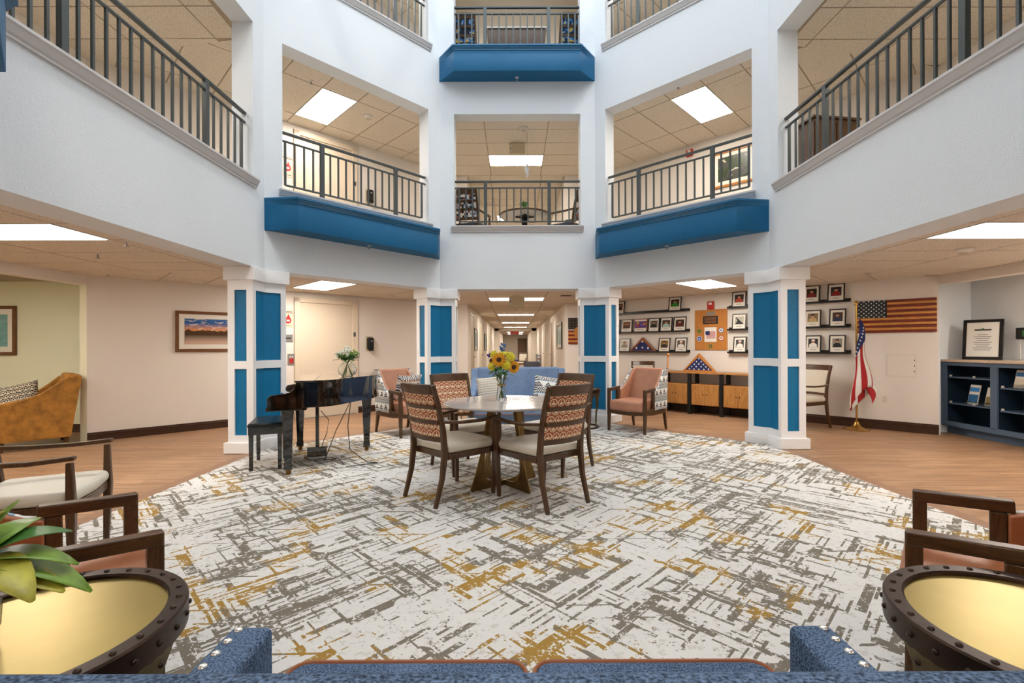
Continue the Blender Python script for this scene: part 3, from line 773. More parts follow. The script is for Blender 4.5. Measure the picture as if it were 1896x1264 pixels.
# ------------------------------------------------------------------ drum tables
def drum_table(label, loc, rz=0, scale=1, group=None):
    t = thing('drum_table', label, 'side table', loc, rz, group); r = .305; h = .60
    MB().lathe([(0.001, h-.012), (r-.044, h-.012), (r-.044, h-.03), (.001, h-.03)], 48).build('table_top', 'gold', t, smooth=True)
    MB().lathe([(r-.045, h-.03), (r-.045, h-.004), (r-.04, h), (r-.004, h), (r, h-.005), (r, h-.062), (r-.008, h-.062), (r-.008, h-.03)], 56).build('rim', 'bronze', t, smooth=True)
    rv = MB().ball((0, 0, 0), .0075, 8, (1, 1, .7)).mesh('rivet', True); rv.materials.append(P['bronze'])
    def riv(x, y, z, rx=0, rz_=0): o = bpy.data.objects.new('rivet', rv); COL.objects.link(o); o.parent = t; o.location = (x, y, z); o.rotation_euler = (rx, 0, rz_)
    for k in range(30):
        a = 2*pi*k/30; riv((r-.021)*cos(a), (r-.021)*sin(a), h)
        riv((r+.001)*cos(a+.1), (r+.001)*sin(a+.1), h-.033, radians(90), a+.1+pi/2)
    for k in range(4):
        a = radians(20+90*k); l = MB()
        rings = []
        for z, w, rr in ((h-.06, .20, r), (h-.10, .13, r), (h-.15, .085, r), (h-.21, .062, r-.002), (h-.32, .045, r-.01), (.26, .038, r-.02), (.012, .030, r-.03)):
            n_ = 6; ring = []
            for q in range(n_+1): b = a + (w/r)*(q/n_-.5); ring.append((rr*cos(b), rr*sin(b), z))
            for q in range(n_, -1, -1): b = a + (w/r)*(q/n_-.5); ring.append(((rr-.01)*cos(b), (rr-.01)*sin(b), z))
            rings.append(ring)
        l.loft(rings); l.build('leg', 'bronze3', t, smooth=True)
        for z, o_ in ((h-.085, .055), (h-.085, -.055), (h-.13, 0), (h-.19, 0), (h-.26, 0), (h-.33, 0), (.20, 0), (.12, 0), (.05, 0)):
            riv((r+.0)*cos(a+o_/r)*(1 if z > .3 else .95), (r+.0)*sin(a+o_/r)*(1 if z > .3 else .95), z, radians(90), a+pi/2)
    MB().loft([[(rr*cos(2*pi*i/40), rr*sin(2*pi*i/40), z) for i in range(40)] for rr, z in ((r-.02, .02), (r-.02, .0), (r-.05, 0), (r-.05, .02), (r-.02, .02))], caps=False).build('base_ring', 'bronze', t)
    return t
T1 = drum_table('round drum table with gold top and riveted rim at lower left, holding the leafy vase', (-1.12, 1.078, .007), radians(-30))
dup(T1, (1.228, 1.078, .007), radians(170), 'round drum table with gold top and riveted rim at lower right, nothing on it')
dup(T1, (1.02, 7.30, 0.007), .5, 'small riveted drum table beside the right centre column, holding wooden bowls')
dup(T1, (-1.10, 7.28, .007), 1.1, 'riveted drum table mostly hidden left of the rear blue loveseat, under a small plant')

# ------------------------------------------------------------------ dining table
t = thing('round_table', 'round pale stone table on curved bronze plate legs, centre of the carpet', 'table', (-.095, 4.25, .007), 0)
MB().lathe([(.001, .725), (.52, .725), (.543, .735), (.547, .742), (.543, .75), (.001, .75)], 64).build('table_top', 'stone', t, smooth=True)
for k in range(4):
    a = radians(38 + 90*k)
    prof = [(0, 0), (.355, 0), (.365, .02), (.315, .14), (.25, .34), (.175, .73), (.12, .73), (.17, .50), (.205, .34), (.225, .22), (.222, .14), (.195, .085), (.14, .055), (.06, .045), (0, .045)]
    M_ = Matrix.Rotation(a, 4, 'Z') @ Matrix.Translation((0, -.006, 0))
    MB().slab(prof, .012, M_).build('leg', 'bronze2', t, bevel=.002)
MB().lathe([(.001, .715), (.17, .715), (.17, .725), (.001, .725)], 24).build('mounting_plate', 'bronze', t)

# flower helpers
def daisy(mb_p, mb_c, c, d, r, n, w, rc):
    c = Vector(c); d = Vector(d).normalized(); a = d.cross(Vector((0, 0, 1))); a = Vector((1, 0, 0)) if a.length < .1 else a.normalized(); b = d.cross(a)
    for lay in (0, 1):
        for k in range(n):
            th = 2*pi*(k+.5*lay)/n; p = a*cos(th)+b*sin(th); q = -a*sin(th)+b*cos(th); o = d*(.004*lay)
            v = [c+o+p*rc*.7, c+o+p*r*.55+q*w+d*.006, c+o+p*r*(1-.08*lay)-d*.008*(1-lay), c+o+p*r*.55-q*w+d*.006]
            mb_p.add(v, [(0, 1, 2, 3)])
    mb_c.ball(c+d*.004, rc, 10, (1, 1, 1))
def leafmesh(mb, base, d, L, w, droop=.3, n=5):
    base = Vector(base); d = Vector(d).normalized(); side = d.cross(Vector((0, 0, 1))); side = Vector((1, 0, 0)) if side.length < .1 else side.normalized()
    up = side.cross(d); vs = []; fs = []
    for i in range(n+1):
        s = i/n; c = base + d*L*s - Vector((0, 0, 1))*droop*L*s*s; ww = w*sin(pi*min(.98, s*.92+.06))**.8
        vs += [c-side*ww+up*ww*.3, c, c+side*ww+up*ww*.3]
        if i: k = (i-1)*3; fs += [(k, k+1, k+4, k+3), (k+1, k+2, k+5, k+4)]
    mb.add(vs, fs)
def solid(o, th=.0015):
    q = o.modifiers.new('solid', 'SOLIDIFY'); q.thickness = th; return o
# sunflower bouquet
vx, vy, vz = -.125, 4.40, .758
t = thing('flower_vase', 'sunflower and yellow daisy bouquet in a ribbed glass vase on the round table', 'flower vase', (vx, vy, vz))
prof = [(.001, .0), (.046, .0), (.05, .01), (.044, .06), (.036, .12), (.042, .175), (.055, .215), (.052, .215), (.039, .175), (.033, .12), (.040, .06), (.044, .014), (.001, .012)]
MB().lathe(prof, 20).build('vase', 'glass', t, smooth=True)
st = MB(); random.seed(3)
for k in range(14):
    a = random.uniform(0, 2*pi); st.tube([(cos(a)*.025, sin(a)*.025, .015), (-cos(a)*.008, -sin(a)*.008, .12), (-cos(a)*.05, -sin(a)*.05, .24), (-cos(a)*.08, -sin(a)*.08, .32)], .0035, 5)
st.build('stem', 'stem', t)
MB().lathe([(.0385, .128), (.0415, .130), (.0415, .142), (.0385, .144)], 20).build('twine', 'twine', t)
lm_, cm2 = MB(), MB()
for c, d, r in (((-.02, -.09, .375), (-.15, -1, .15), .074), ((.115, -.05, .305), (.45, -1, -.05), .066), ((-.09, .05, .36), (-.8, -.1, .5), .06)):
    pm, cm = MB(), MB(); daisy(pm, cm, c, d, r, 16, .012, .024); h_ = cm.build('sunflower_head', 'seed', t); pm.build('petal_ring', 'petal', h_)
for c, d, r in (((.085, -.03, .40), (.4, -.8, .4), .058), ((.045, -.09, .325), (.1, -1, .1), .05), ((-.09, -.04, .31), (-.5, -1, .1), .045), ((.02, .03, .43), (0, -.4, 1), .055), ((-.07, -.03, .425), (-.4, -.7, .5), .045), ((.10, .06, .36), (.8, .2, .5), .05)):
    daisy(lm_, cm2, c, d, r, 22, .006, .012)
    daisy(lm_, cm2, Vector(c)+Vector(d).normalized()*.008, d, r*.7, 16, .006, .012)
lm_.build('daisy_petal', 'lemon', t); cm2.build('daisy_centre', 'lemon', t)
lf = MB()
for k in range(46):
    a = random.uniform(0, 2*pi); z = random.uniform(.2, .4); leafmesh(lf, (cos(a)*.03, sin(a)*.03, z-.02), (cos(a), sin(a), random.uniform(-.3, .8)), random.uniform(.07, .12), random.uniform(.012, .022), .3, 3)
solid(lf.build('leaf', 'leaf', t))
bl = MB()
for k in range(26): bl.ball((random.gauss(.015, .014), .04+random.gauss(0, .01), .40+k*.0048), .011, 5)
bl.build('blue_blossom', 'delph', t)
bl = MB()
for k in range(9): bl.ball((-.115+random.gauss(0, .012), .0+random.gauss(0, .01), .405+random.gauss(0, .012)), .009, 5)
for k in range(7): bl.ball((.135+random.gauss(0, .01), .0, .365+random.gauss(0, .01)), .008, 5)
bl.build('violet_blossom', 'violet', t)

# piano vase
t = thing('flower_vase', 'round glass vase of white and green flowers on the piano lid', 'flower vase', (-1.86, 5.22, .928)); t.scale = (1.2, 1.2, 1.1)
MB().lathe([(.001, 0), (.04, 0), (.075, .03), (.085, .07), (.07, .115), (.04, .14), (.045, .155), (.042, .155), (.037, .14), (.066, .112), (.081, .07), (.071, .033), (.038, .005), (.001, .004)], 24).build('vase', 'glass', t, smooth=True)
st = MB()
for k in range(12):
    a = random.uniform(0, 2*pi); st.tube([(cos(a)*.045, sin(a)*.045, .012), (0, 0, .13), (-cos(a)*.06, -sin(a)*.06, .21)], .003, 5)
st.build('stem', 'stem', t)
lf = MB()
for k in range(60):
    a = random.uniform(0, 2*pi); leafmesh(lf, (cos(a)*.03, sin(a)*.03, .17), (cos(a), sin(a), random.uniform(0, 1.4)), random.uniform(.07, .13), random.uniform(.008, .016), .2, 3)
solid(lf.build('leaf', 'leaf', t))
for nm, mt_, cs in (('white_blossom', 'ivory', ((-.06, -.05, .23), (.01, -.08, .24), (.0, .0, .27))), ('green_blossom', 'leafl', ((.075, -.04, .24), (-.02, -.07, .2)))):
    b = MB()
    for c in cs:
        for k in range(26): v = Vector((random.gauss(0, 1), random.gauss(0, 1), random.gauss(0, 1))).normalized()*.032; b.ball(Vector(c)+v, .009, 5)
    b.build(nm, mt_, t)
# plant on the left rear drum table
t = thing('potted_plant', 'small pale green plant in a bowl showing over the dining chair back', 'plant', (-1.10, 7.20, .607))
MB().lathe([(.001, 0), (.05, 0), (.075, .05), (.07, .09), (.06, .085), (.001, .08)], 20).build('bowl', 'metalw', t, smooth=True)
lf = MB()
for k in range(50): a = random.uniform(0, 2*pi); leafmesh(lf, (cos(a)*.03, sin(a)*.03, .08), (cos(a), sin(a), random.uniform(.2, 2)), random.uniform(.07, .13), .014, .2, 3)
solid(lf.build('leaf', 'leafl', t))
# leafy vase at lower left
t = thing('leafy_vase', 'clear vase of large glossy magnolia leaves cut by the left edge', 'plant vase', (-1.215, 1.03, .597))
MB().lathe([(.001, 0), (.045, 0), (.06, .03), (.062, .08), (.045, .12), (.03, .15), (.034, .17), (.031, .17), (.027, .15), (.042, .12), (.058, .08), (.056, .032), (.042, .006), (.001, .005)], 28).build('vase', 'glass', t, smooth=True)
MB().lathe([(.001, .007), (.040, .008), (.054, .032), (.056, .075), (.001, .075)], 24).build('water', 'water', t, smooth=True)
st = MB()
for k in range(5):
    a = k*1.3; st.tube([(cos(a)*.02, sin(a)*.02, .01), (0, 0, .14), (-cos(a)*.03, -sin(a)*.03, .22)], .004, 6)
st.build('stem', 'stem', t)
specs = [((.8, .35, .35), .20, .034, .5, 'leafl'), ((.9, .1, -.05), .19, .036, .25, 'leafy'), ((.6, -.3, .9), .17, .036, .2, 'leafl'), ((.5, .5, 1.2), .16, .03, .1, 'leafl'),
         ((.7, -.5, .1), .18, .042, .4, 'leafy'), ((.3, .2, 1.4), .15, .036, .1, 'leaf'), ((-.3, -.2, .9), .18, .04, .3, 'leafl'), ((-.7, .4, .5), .2, .04, .4, 'leaf'), ((.2, -.8, .4), .16, .04, .4, 'leafy'), ((.1, .8, .6), .18, .036, .3, 'leafl'), ((-.6, -.6, .3), .18, .04, .4, 'leaf')]
specs += [((1, .3, .15), .22, .04, .5, 'leafl'), ((.75, .7, .7), .2, .042, .4, 'leaf'), ((1, -.2, .4), .2, .042, .6, 'leafy'), ((.5, 0, 1.1), .19, .04, .3, 'leafy')]
for d, L, w, dr_, mt_ in specs:
    L *= 1.08; w *= 1.2
    lf = MB(); leafmesh(lf, (0, 0, .17), d, L, w, dr_, 9); solid(lf.build('leaf', mt_, t, smooth=True))
# bowls on the right rear drum table
t = thing('wooden_bowls', 'two stacked pale wooden round boxes on the small drum table', 'box', (1.03, 7.28, .607))
MB().lathe([(.001, 0), (.13, 0), (.14, .01), (.14, .075), (.13, .085), (.001, .085)], 32).build('lower_box', 'burlap', t, smooth=True)
MB().lathe([(.001, .086), (.11, .086), (.12, .095), (.118, .15), (.1, .165), (.001, .165)], 32).build('upper_box', 'burlap', t, smooth=True)

# ------------------------------------------------------------------ piano
PA = atan2(.33, .944)
t = thing('grand_piano', 'small black digital grand piano with closed lid, left of centre', 'piano', (-2.58, 5.11, .007), PA)
out = [(.25, -.70), (.42, -.70), (.52, -.68), (.61, -.61), (.68, -.51), (.75, -.39), (.83, -.27), (.92, -.15), (1.0, -.02), (1.05, .14), (1.065, .32), (1.04, .48), (.97, .61), (.86, .68), (.72, .70), (.25, .70)]
MB().prism(out, .66, .905).build('rim', 'black', t, smooth=True)
lo = []
c_ = (.6, .05)
for p in out: v = V2(p[0]-c_[0], p[1]-c_[1]); v = v*(1+.012/v.length); lo.append((v.x+c_[0], v.y+c_[1]))
lp = [p for p in lo]
MB().prism([p if p[0] > .4 else (.42, p[1]) for p in lp], .907, .923).build('lid', 'black', t, bevel=.003)
MB().prism([(.24, -.712), (.415, -.712), (.415, .712), (.24, .712)], .907, .923).build('lid_flap', 'black', t, bevel=.003)
for s in (-1, 1):
    prof = [(0, .64), (0, .755), (.02, .785), (.08, .795), (.15, .80), (.20, .815), (.235, .85), (.25, .905), (.30, .905), (.30, .64)]
    q = MB(); y0, y1 = (s*.70, s*.655); q.loft([[(p[0], y0, p[1]) for p in prof], [(p[0], y1, p[1]) for p in prof]]); q.build('cheek', 'black', t, bevel=.004)
MB().box((.16, 0, .65), (.36, 1.31, .04)).build('key_bed', 'black', t, bevel=.003)
MB().box((.012, 0, .70), (.02, 1.31, .07)).build('key_slip', 'black', t)
fb = MB(); fb.loft([[(.02, -.65, .735), (.17, -.65, .78), (.25, -.65, .86), (.25, -.65, .84), (.17, -.65, .76), (.02, -.65, .72)], [(.02, .65, .735), (.17, .65, .78), (.25, .65, .86), (.25, .65, .84), (.17, .65, .76), (.02, .65, .72)]]); fb.build('fallboard', 'black', t)
for x, y in ((.17, -.58), (.17, .58), (.93, .28)):
    l = MB(); l.bar([(x, y, .06), (x, y, .55), (x, y, .66)], [.062, .10, .12], [.062, .10, .12], up=(0, 1, 0)); o = l.build('leg', 'black', t, bevel=.004)
    MB().bar([(x, y, .05), (x, y, .11)], .078, .078, up=(0, 1, 0)).build('foot', 'black', o)
    MB().lathe([(.001, 0), (.02, 0), (.026, .025), (.02, .05), (.001, .05)], 12, c=(x, y, 0)).build('caster', 'brassnail', o, smooth=True)
l = MB(); l.box((.40, -.04, .38), (.035, .05, .56)); l.box((.40, .04, .38), (.035, .05, .56)); l.box((.40, 0, .105), (.20, .24, .11)); l.build('pedal_lyre', 'black', t, bevel=.004)
for y in (-.05, 0, .05): MB().bar([(.31, y, .04), (.26, y, .035)], .025, .01).build('pedal', 'brassnail', t)
for k, pts in enumerate((((.75, -.25, .66), (.60, -.25, .35), (.48, -.20, .02)), ((.75, -.28, .66), (.72, -.30, .40), (.74, -.35, .15), (.92, -.40, .012), (1.02, -.42, .008), (.93, -.45, .008), (.70, -.5, .008)), ((.44, -.1, .55), (.52, -.12, .45), (.50, -.1, .3), (.46, -.1, .2), (.44, -.1, .1)), ((.46, -.1, .01), (.56, -.2, .03), (.62, -.3, .06), (.68, -.4, .012)))):
    MB().tube(pts, .0045, 6).build('cable', 'blackm', t)
t = thing('piano_bench', 'black leather topped piano bench in front of the left column', 'bench', (-2.63, 5.02, .007), atan2(.93, -.36)-pi/2)
MB().box((0, 0, .455), (.33, .58, .05)).build('cushion', 'blackl', t, bevel=.022, seg=3)
MB().box((0, 0, .40), (.31, .56, .07)).build('apron', 'black', t)
for sx in (-1, 1):
    for sy in (-1, 1): MB().bar([(sx*.13, sy*.25, 0), (sx*.13, sy*.25, .42)], [.034, .044], [.034, .044], up=(0, 1, 0)).build('leg', 'black', t)

# ------------------------------------------------------------------ things on the rear left wall
RL, RR = radians(45), radians(-45)       # local x along the wall, local -y towards the room
def on_wall(f, x0, x1, y0, y1, off=0.0):
    a, b = f(x0, (y0+y1)/2), f(x1, (y0+y1)/2); xm = (x0+x1)/2; c = (a+b)/2
    zt, zb = f(xm, y0).z, f(xm, y1).z; n = Vector((1, -1, 0)).normalized() if f is dl else Vector((-1, -1, 0)).normalized()
    c = Vector((c.x, c.y, (zt+zb)/2)) + n*off
    return c, (Vector((a.x, a.y))-Vector((b.x, b.y))).length, zt-zb
def rect_frame(t, w, h, fw, d, mt, matw, prt, back=True):
    f = MB()
    for s in (-1, 1): f.box((0, -d/2, s*(h/2-fw/2)), (w, d, fw)); f.box((s*(w/2-fw/2), -d/2, 0), (fw, d, h-2*fw))
    f.build('frame', mt, t, bevel=min(.004, fw*.2))
    if matw: MB().box((0, -d*.3, 0), (w-2*fw, d*.3, h-2*fw)).build('mount', 'matb', t)
    o = MB().box((0, 0, 0), (w-2*fw-2*matw, .003, h-2*fw-2*matw)).build('print', prt, t); o.location = (0, -d*.5, 0)
    return t
c, w, h = on_wall(dl, 324, 440, 577, 651, .0)
rect_frame(thing('picture', 'wood framed lake and mountain photograph left of the first column', 'picture', c, RL), w, h, .045, .03, 'framewd', .07, 'lake')
c, w, h = on_wall(dl, 555, 652, 557, 660)
h0 = 2.045
t = thing('elevator_door', 'plain beige elevator door in a pale frame behind the piano', 'door', (c.x, c.y, 0), RL)
f = MB(); f.box((-w/2-.05, -.02, h0/2+.04), (.1, .04, h0+.08)); f.box((w/2+.05, -.02, h0/2+.04), (.1, .04, h0+.08)); f.box((0, -.02, h0+.045), (w+.2, .04, .09)); f.build('frame', 'door', t, bevel=.006)
MB().box((0, -.004, h0/2), (w, .008, h0)).build('door_leaf', 'door', t); MB().box((0, -.003, .006), (w+.1, .09, .012)).build('threshold', 'gray', t)
z2 = thing('elevator_door', 'beige elevator door behind the second storey left railing', 'door', (c.x, c.y, FH), RL)
for ch in list(t.children): q = ch.copy(); COL.objects.link(q); q.parent = z2
def dispenser(c, label, rz):
    t = thing('soap_dispenser', label, 'dispenser', c, rz)
    MB().box((0, -.05, 0), (.12, .10, .24)).build('cover', 'blackm', t, bevel=.03, seg=3)
    MB().box((0, -.09, -.13), (.08, .06, .02)).build('nozzle', 'blackm', t); MB().box((0, -.102, .05), (.03, .004, .012)).build('badge', 'paper', t)
    MB().box((0, -.004, 0), (.15, .008, .29)).build('back_plate', 'almond', t, bevel=.003)
dispenser(on_wall(dl, 674, 693, 622, 650)[0], 'black wall dispenser right of the ground floor elevator', RL)
c = on_wall(dl, 674, 692, 349, 379)[0]; dispenser(c, 'black wall dispenser beyond the second storey left railing', RL)
t = thing('switch', 'small dark button on the elevator frame', 'switch', dl(654.5, 619)+Vector((.03, -.03, 0)), RL); MB().box((0, 0, 0), (.05, .01, .09)).build('plate', 'gray', t); MB().box((0, -.007, 0), (.02, .006, .05)).build('button', 'blackm', t)
t = thing('switch', 'small dark button beside the second storey elevator', 'switch', dl(655, 341)+Vector((.03, -.03, 0)), RL); MB().box((0, 0, 0), (.05, .01, .09)).build('plate', 'gray', t); MB().box((0, -.007, 0), (.02, .006, .05)).build('button', 'blackm', t)
def firesign(x0, x1, y0, y1, lab):
    c, w, h = on_wall(dl, x0, x1, y0, y1, .002)
    t = thing('fire_sign', lab, 'sign', c, RL); MB().box((0, 0, 0), (w, .006, h)).build('plate', 'door', t)
    fl_ = MB(); fl_.slab([(-.045, -.06), (.0, -.085), (.045, -.06), (.055, -.02), (.03, .03), (.005, .085), (-.01, .04), (-.05, .0)], .003, Matrix.Translation((0, -.007, 0))); fl_.build('flame', 'red', t)
    MB().box((0, -.008, -.03), (.05, .003, .03)).build('stair_symbol', 'paper', t)
    b = MB(); b.box((-.01, -.005, h/2-.035), (w*.7, .003, .007)); b.box((0, -.005, h/2-.055), (w*.8, .003, .007)); b.box((0, -.005, -h/2+.04), (w*.5, .003, .006)); b.build('lettering', 'ink', t)
firesign(521, 545, 573, 607, 'beige sign with red flame left of the ground floor elevator')
firesign(521, 544, 288, 328, 'beige sign with red flame behind the second storey left railing')
c, w, h = on_wall(dl, 524, 542, 619, 633, .003)
t = thing('floor_plate', 'small grey sign plate above the elevator call panel', 'sign', c, RL); MB().box((0, 0, 0), (w, .01, h)).build('plate', 'gray', t, bevel=.003); MB().box((0, -.006, 0), (w*.6, .004, h*.2)).build('lettering', 'ink', t)
c, w, h = on_wall(dl, 532.5, 545.5, 655, 676, .003)
t = thing('call_panel', 'steel elevator call panel with red notice behind the piano', 'panel', c, RL); MB().box((0, 0, 0), (w, .012, h)).build('plate', 'gray', t, bevel=.002); MB().box((0, -.008, -.02), (w*.6, .004, h*.4)).build('notice', 'red', t)
for s in (-1, 1): MB().lathe([(.001, 0), (.012, 0), (.012, .006), (.001, .006)], 12, M=Matrix.Translation((s*.02, -.006, h*.25)) @ Matrix.Rotation(pi/2, 4, 'X')).build('button', 'metalw', t)
# alcove picture
t = thing('picture', 'teal print in a wide wood frame on the sage alcove wall, cut by left edge', 'picture', (-7.76, YL+.748, 1.52), 0)
rect_frame(t, .64, .74, .05, .03, 'framewd', .08, 'teal')

# ------------------------------------------------------------------ things on the rear right wall
zs = [dr(1278, 577).z, dr(1278, 614).z, dr(1278, 651).z]
zs = [dr(1320, 572).z, dr(1320, 611.5).z, dr(1320, 652).z]
def ledge(x0, x1, z, lab):
    a, b = dr(x0), dr(x1); w = (V2(a.x, a.y)-V2(b.x, b.y)).length; c = (a+b)/2
    t = thing('picture_ledge', lab, 'shelf', (c.x, c.y, z), RR, 'black picture ledges')
    MB().box((0, -.05, -.006), (w, .10, .012)).build('shelf_board', 'ledge', t); MB().box((0, -.097, .006), (w, .008, .024)).build('front_lip', 'ledge', t); MB().box((0, -.005, .02), (w, .01, .05)).build('back_strip', 'ledge', t)
for k, nm in enumerate(('top', 'middle', 'bottom')):
    ledge(1112, 1278, zs[k], '%s black picture ledge left of the wooden memorial board' % nm)
    ledge(1350, 1576, zs[k], '%s black picture ledge passing behind the right column' % nm)
SK = hexc('b98463')
P['skin'] = mat('portrait_skin', 'b98463', .6)
def shirt(h): 
    if h not in P: P[h] = mat('portrait_cloth', h, .6)
    return h
def portrait(x0, x1, row, lab, cloth='5a2a22', bg_='2b2722', frame='frameblk', wmat=.028, kind='person'):
    a, b = dr(x0), dr(x1); w = (V2(a.x, a.y)-V2(b.x, b.y)).length; c = (a+b)/2; h = .285
    n = Vector((-1, -1, 0)).normalized(); c = c + n*.075
    t = thing('photo_frame', lab, 'photo frame', (c.x, c.y, zs[row]+.001), RR, 'framed portraits on the ledges')
    tl = Matrix.Translation((0, 0, 0)) @ Matrix.Rotation(radians(-9), 4, 'X')
    f = MB(); fw = .016
    for s in (-1, 1): f.box((0, 0, h/2+s*(h/2-fw/2)), (w, .016, fw), M=tl); f.box((s*(w/2-fw/2), 0, h/2), (fw, .016, h-2*fw), M=tl)
    f.build('frame', frame, t)
    MB().box((0, .002, h/2), (w-2*fw, .008, h-2*fw), M=tl).build('mount', 'matb', t)
    pw, ph = w-2*fw-2*wmat, h*.50; cz_ = h*.56
    MB().box((0, -.003, cz_), (pw, .003, ph), M=tl).build('photo', shirt(bg_), t)
    if kind == 'person':
        s_ = pw/2
        MB().slab([(-s_*.85, -ph/2+.003), (s_*.85, -ph/2+.003), (s_*.75, -ph*.15), (s_*.3, 0), (-s_*.3, 0), (-s_*.75, -ph*.15)], .001, tl @ Matrix.Translation((0, -.0058, cz_))).build('figure_clothes', shirt(cloth), t)
        MB().slab([(s_*.36*cos(q*pi/5), ph*.17+ph*.18*sin(q*pi/5)) for q in range(10)], .001, tl @ Matrix.Translation((0, -.0068, cz_))).build('figure_head', 'skin', t)
        MB().slab([(-s_*.4, ph*.25), (s_*.4, ph*.25), (s_*.3, ph*.40), (-s_*.3, ph*.40)], .001, tl @ Matrix.Translation((0, -.0078, cz_))).build('figure_cap', shirt('1b1a1c' if cloth != 'e6e2da' else 'e9e6e0'), t)
    elif kind == 'statue':
        MB().slab([(-pw*.42, ph*.45), (-pw*.36, ph*.47), (pw*.45, -ph*.35), (pw*.45, -ph*.45), (-pw*.45, -ph*.45), (-pw*.2, 0)], .001, tl @ Matrix.Translation((0, -.0058, cz_))).build('silhouette', 'ink', t)
    elif kind == 'collage':
        for k, (px, pz, cc) in enumerate(((-.25, .25, 'c9a64a'), (-.25, -.1, 'b3462e'), (.12, .0, '6a5ac8'), (.36, .1, 'c87f3a'))):
            MB().slab([(pw*(px-.11), ph*(pz-.16)), (pw*(px+.11), ph*(pz-.16)), (pw*(px+.11), ph*(pz+.16)), (pw*(px-.11), ph*(pz+.16))], .001, tl @ Matrix.Translation((0, -.0058, cz_))).build('picture_patch', shirt(cc), t)
    MB().box((0, -.003, h*.19), (pw*.6, .002, .006), M=tl).build('caption', 'ink', t)
portrait(1139.5, 1159, 0, 'portrait in dark clothes alone at the left of the top ledge', '241c18', '7a4a30')
portrait(1241, 1264, 0, 'portrait with bright green top on the top ledge', '2f8a2f', '3a2418')
portrait(1358, 1384, 0, 'portrait with red and white clothes on the top ledge against the right column', 'b4452e', '2a2320')
portrait(1490, 1520, 0, 'portrait with red jacket on the top ledge, first right of the column', '7c1f1c', '2a1c14')
portrait(1534, 1566, 0, 'portrait with dark red jacket at the right end of the top ledge', '8a1c20', '2c2a2e')
portrait(1131, 1150, 1, 'brown portrait half hidden by the column at the left of the middle ledge', '5c3420', '8a5a38')
portrait(1153, 1173, 1, 'portrait with brown clothes, second on the left middle ledge', '4a2a1c', '7d4a2c')
portrait(1176.5, 1201, 1, 'wood framed purple collage on the middle ledge', '5a3a7a', '59337a', 'cherry', .006, 'collage')
portrait(1203, 1223.5, 1, 'portrait in black clothes right of the purple collage', '17161a', '6d6258')
portrait(1225, 1247, 1, 'portrait with pale teal clothes on the middle ledge', '9fc4bc', '4a382c')
portrait(1249.5, 1273, 1, 'portrait with maroon clothes at the right end of the left middle ledge', '5c1c14', '3a2a20')
portrait(1358, 1384, 1, 'framed flag raising silhouette on the middle ledge by the right column', kind='statue', bg_='b9b4a6')
portrait(1491.5, 1522, 1, 'portrait with yellow tan clothes on the middle ledge right of the column', 'b8a06a', '7a6a4a')
portrait(1537, 1568, 1, 'portrait with dark blue cap and coat at the right end of the middle ledge', '26304a', '4a2c20')
portrait(1127, 1147, 2, 'pale sepia portrait half hidden by the column at the left of the bottom ledge', 'c9b28e', 'd8c9a8')
portrait(1149, 1169, 2, 'grey sketch like portrait left of the flag case on the bottom ledge', '8a857a', 'c9c4b6')
portrait(1222, 1243, 2, 'portrait with gold braid and dark coat right of the flag case', '2c2a24', '8a6a2a')
portrait(1252.5, 1274.5, 2, 'portrait with white uniform at the right end of the left bottom ledge', 'e6e2da', '5a4a3c')
portrait(1360, 1384, 2, 'black and white portrait of person in white cap on the bottom ledge by the column', 'e6e2da', '3a3836')
portrait(1492.5, 1522, 2, 'portrait with white shirt on the bottom ledge right of the column', 'e6e2da', '2a2a2c')
portrait(1536.5, 1567, 2, 'portrait with black clothes at the right end of the bottom ledge', '141416', '8a8578')
# folded flag cases
def starpoly(r, c=(0, 0), rot=pi/2): return [(c[0]+(r if k % 2 == 0 else r*.42)*cos(rot+k*pi/5), c[1]+(r if k % 2 == 0 else r*.42)*sin(rot+k*pi/5)) for k in range(10)]
def flag_case(c, w, h, label, wood, rz, stars, sr):
    t = thing('flag_case', label, 'flag case', c, rz)
    tri = [(-w/2, 0), (w/2, 0), (0, h)]; f = .026; d = .07
    k = 1 - f*2.2/h; inn = [(-w/2*k, f), (w/2*k, f), (0, f+(h-f)*k*.97)]
    fr = MB()
    for i in range(3):
        j = (i+1) % 3; fr.add([(tri[i][0], -d, tri[i][1]), (tri[j][0], -d, tri[j][1]), (inn[j][0], -d, inn[j][1]), (inn[i][0], -d, inn[i][1]), (tri[i][0], 0, tri[i][1]), (tri[j][0], 0, tri[j][1]), (inn[j][0], 0, inn[j][1]), (inn[i][0], 0, inn[i][1])],
               [(0, 1, 2, 3), (4, 7, 6, 5), (0, 4, 5, 1), (3, 2, 6, 7)])
    fr.build('frame', wood, t)
    MB().slab(inn, .03, Matrix.Translation((0, -.055, 0))).build('folded_flag', 'flagblue', t)
    for (x, z) in stars: MB().slab(starpoly(sr, (x*w, z*h)), .002, Matrix.Translation((0, -.058, 0))).build('star', 'star', t)
    return t
a, b = dr(1168), dr(1218.5); w = (V2(a.x, a.y)-V2(b.x, b.y)).length; c = (a+b)/2 + Vector((-1, -1, 0)).normalized()*.015
flag_case((c.x, c.y, zs[2]+.001), w, .30, 'small cherry triangular case with folded starred flag on the bottom ledge', 'cherry', RR, [(0, .72), (-.22, .27), (0, .30), (.2, .27)], .032)
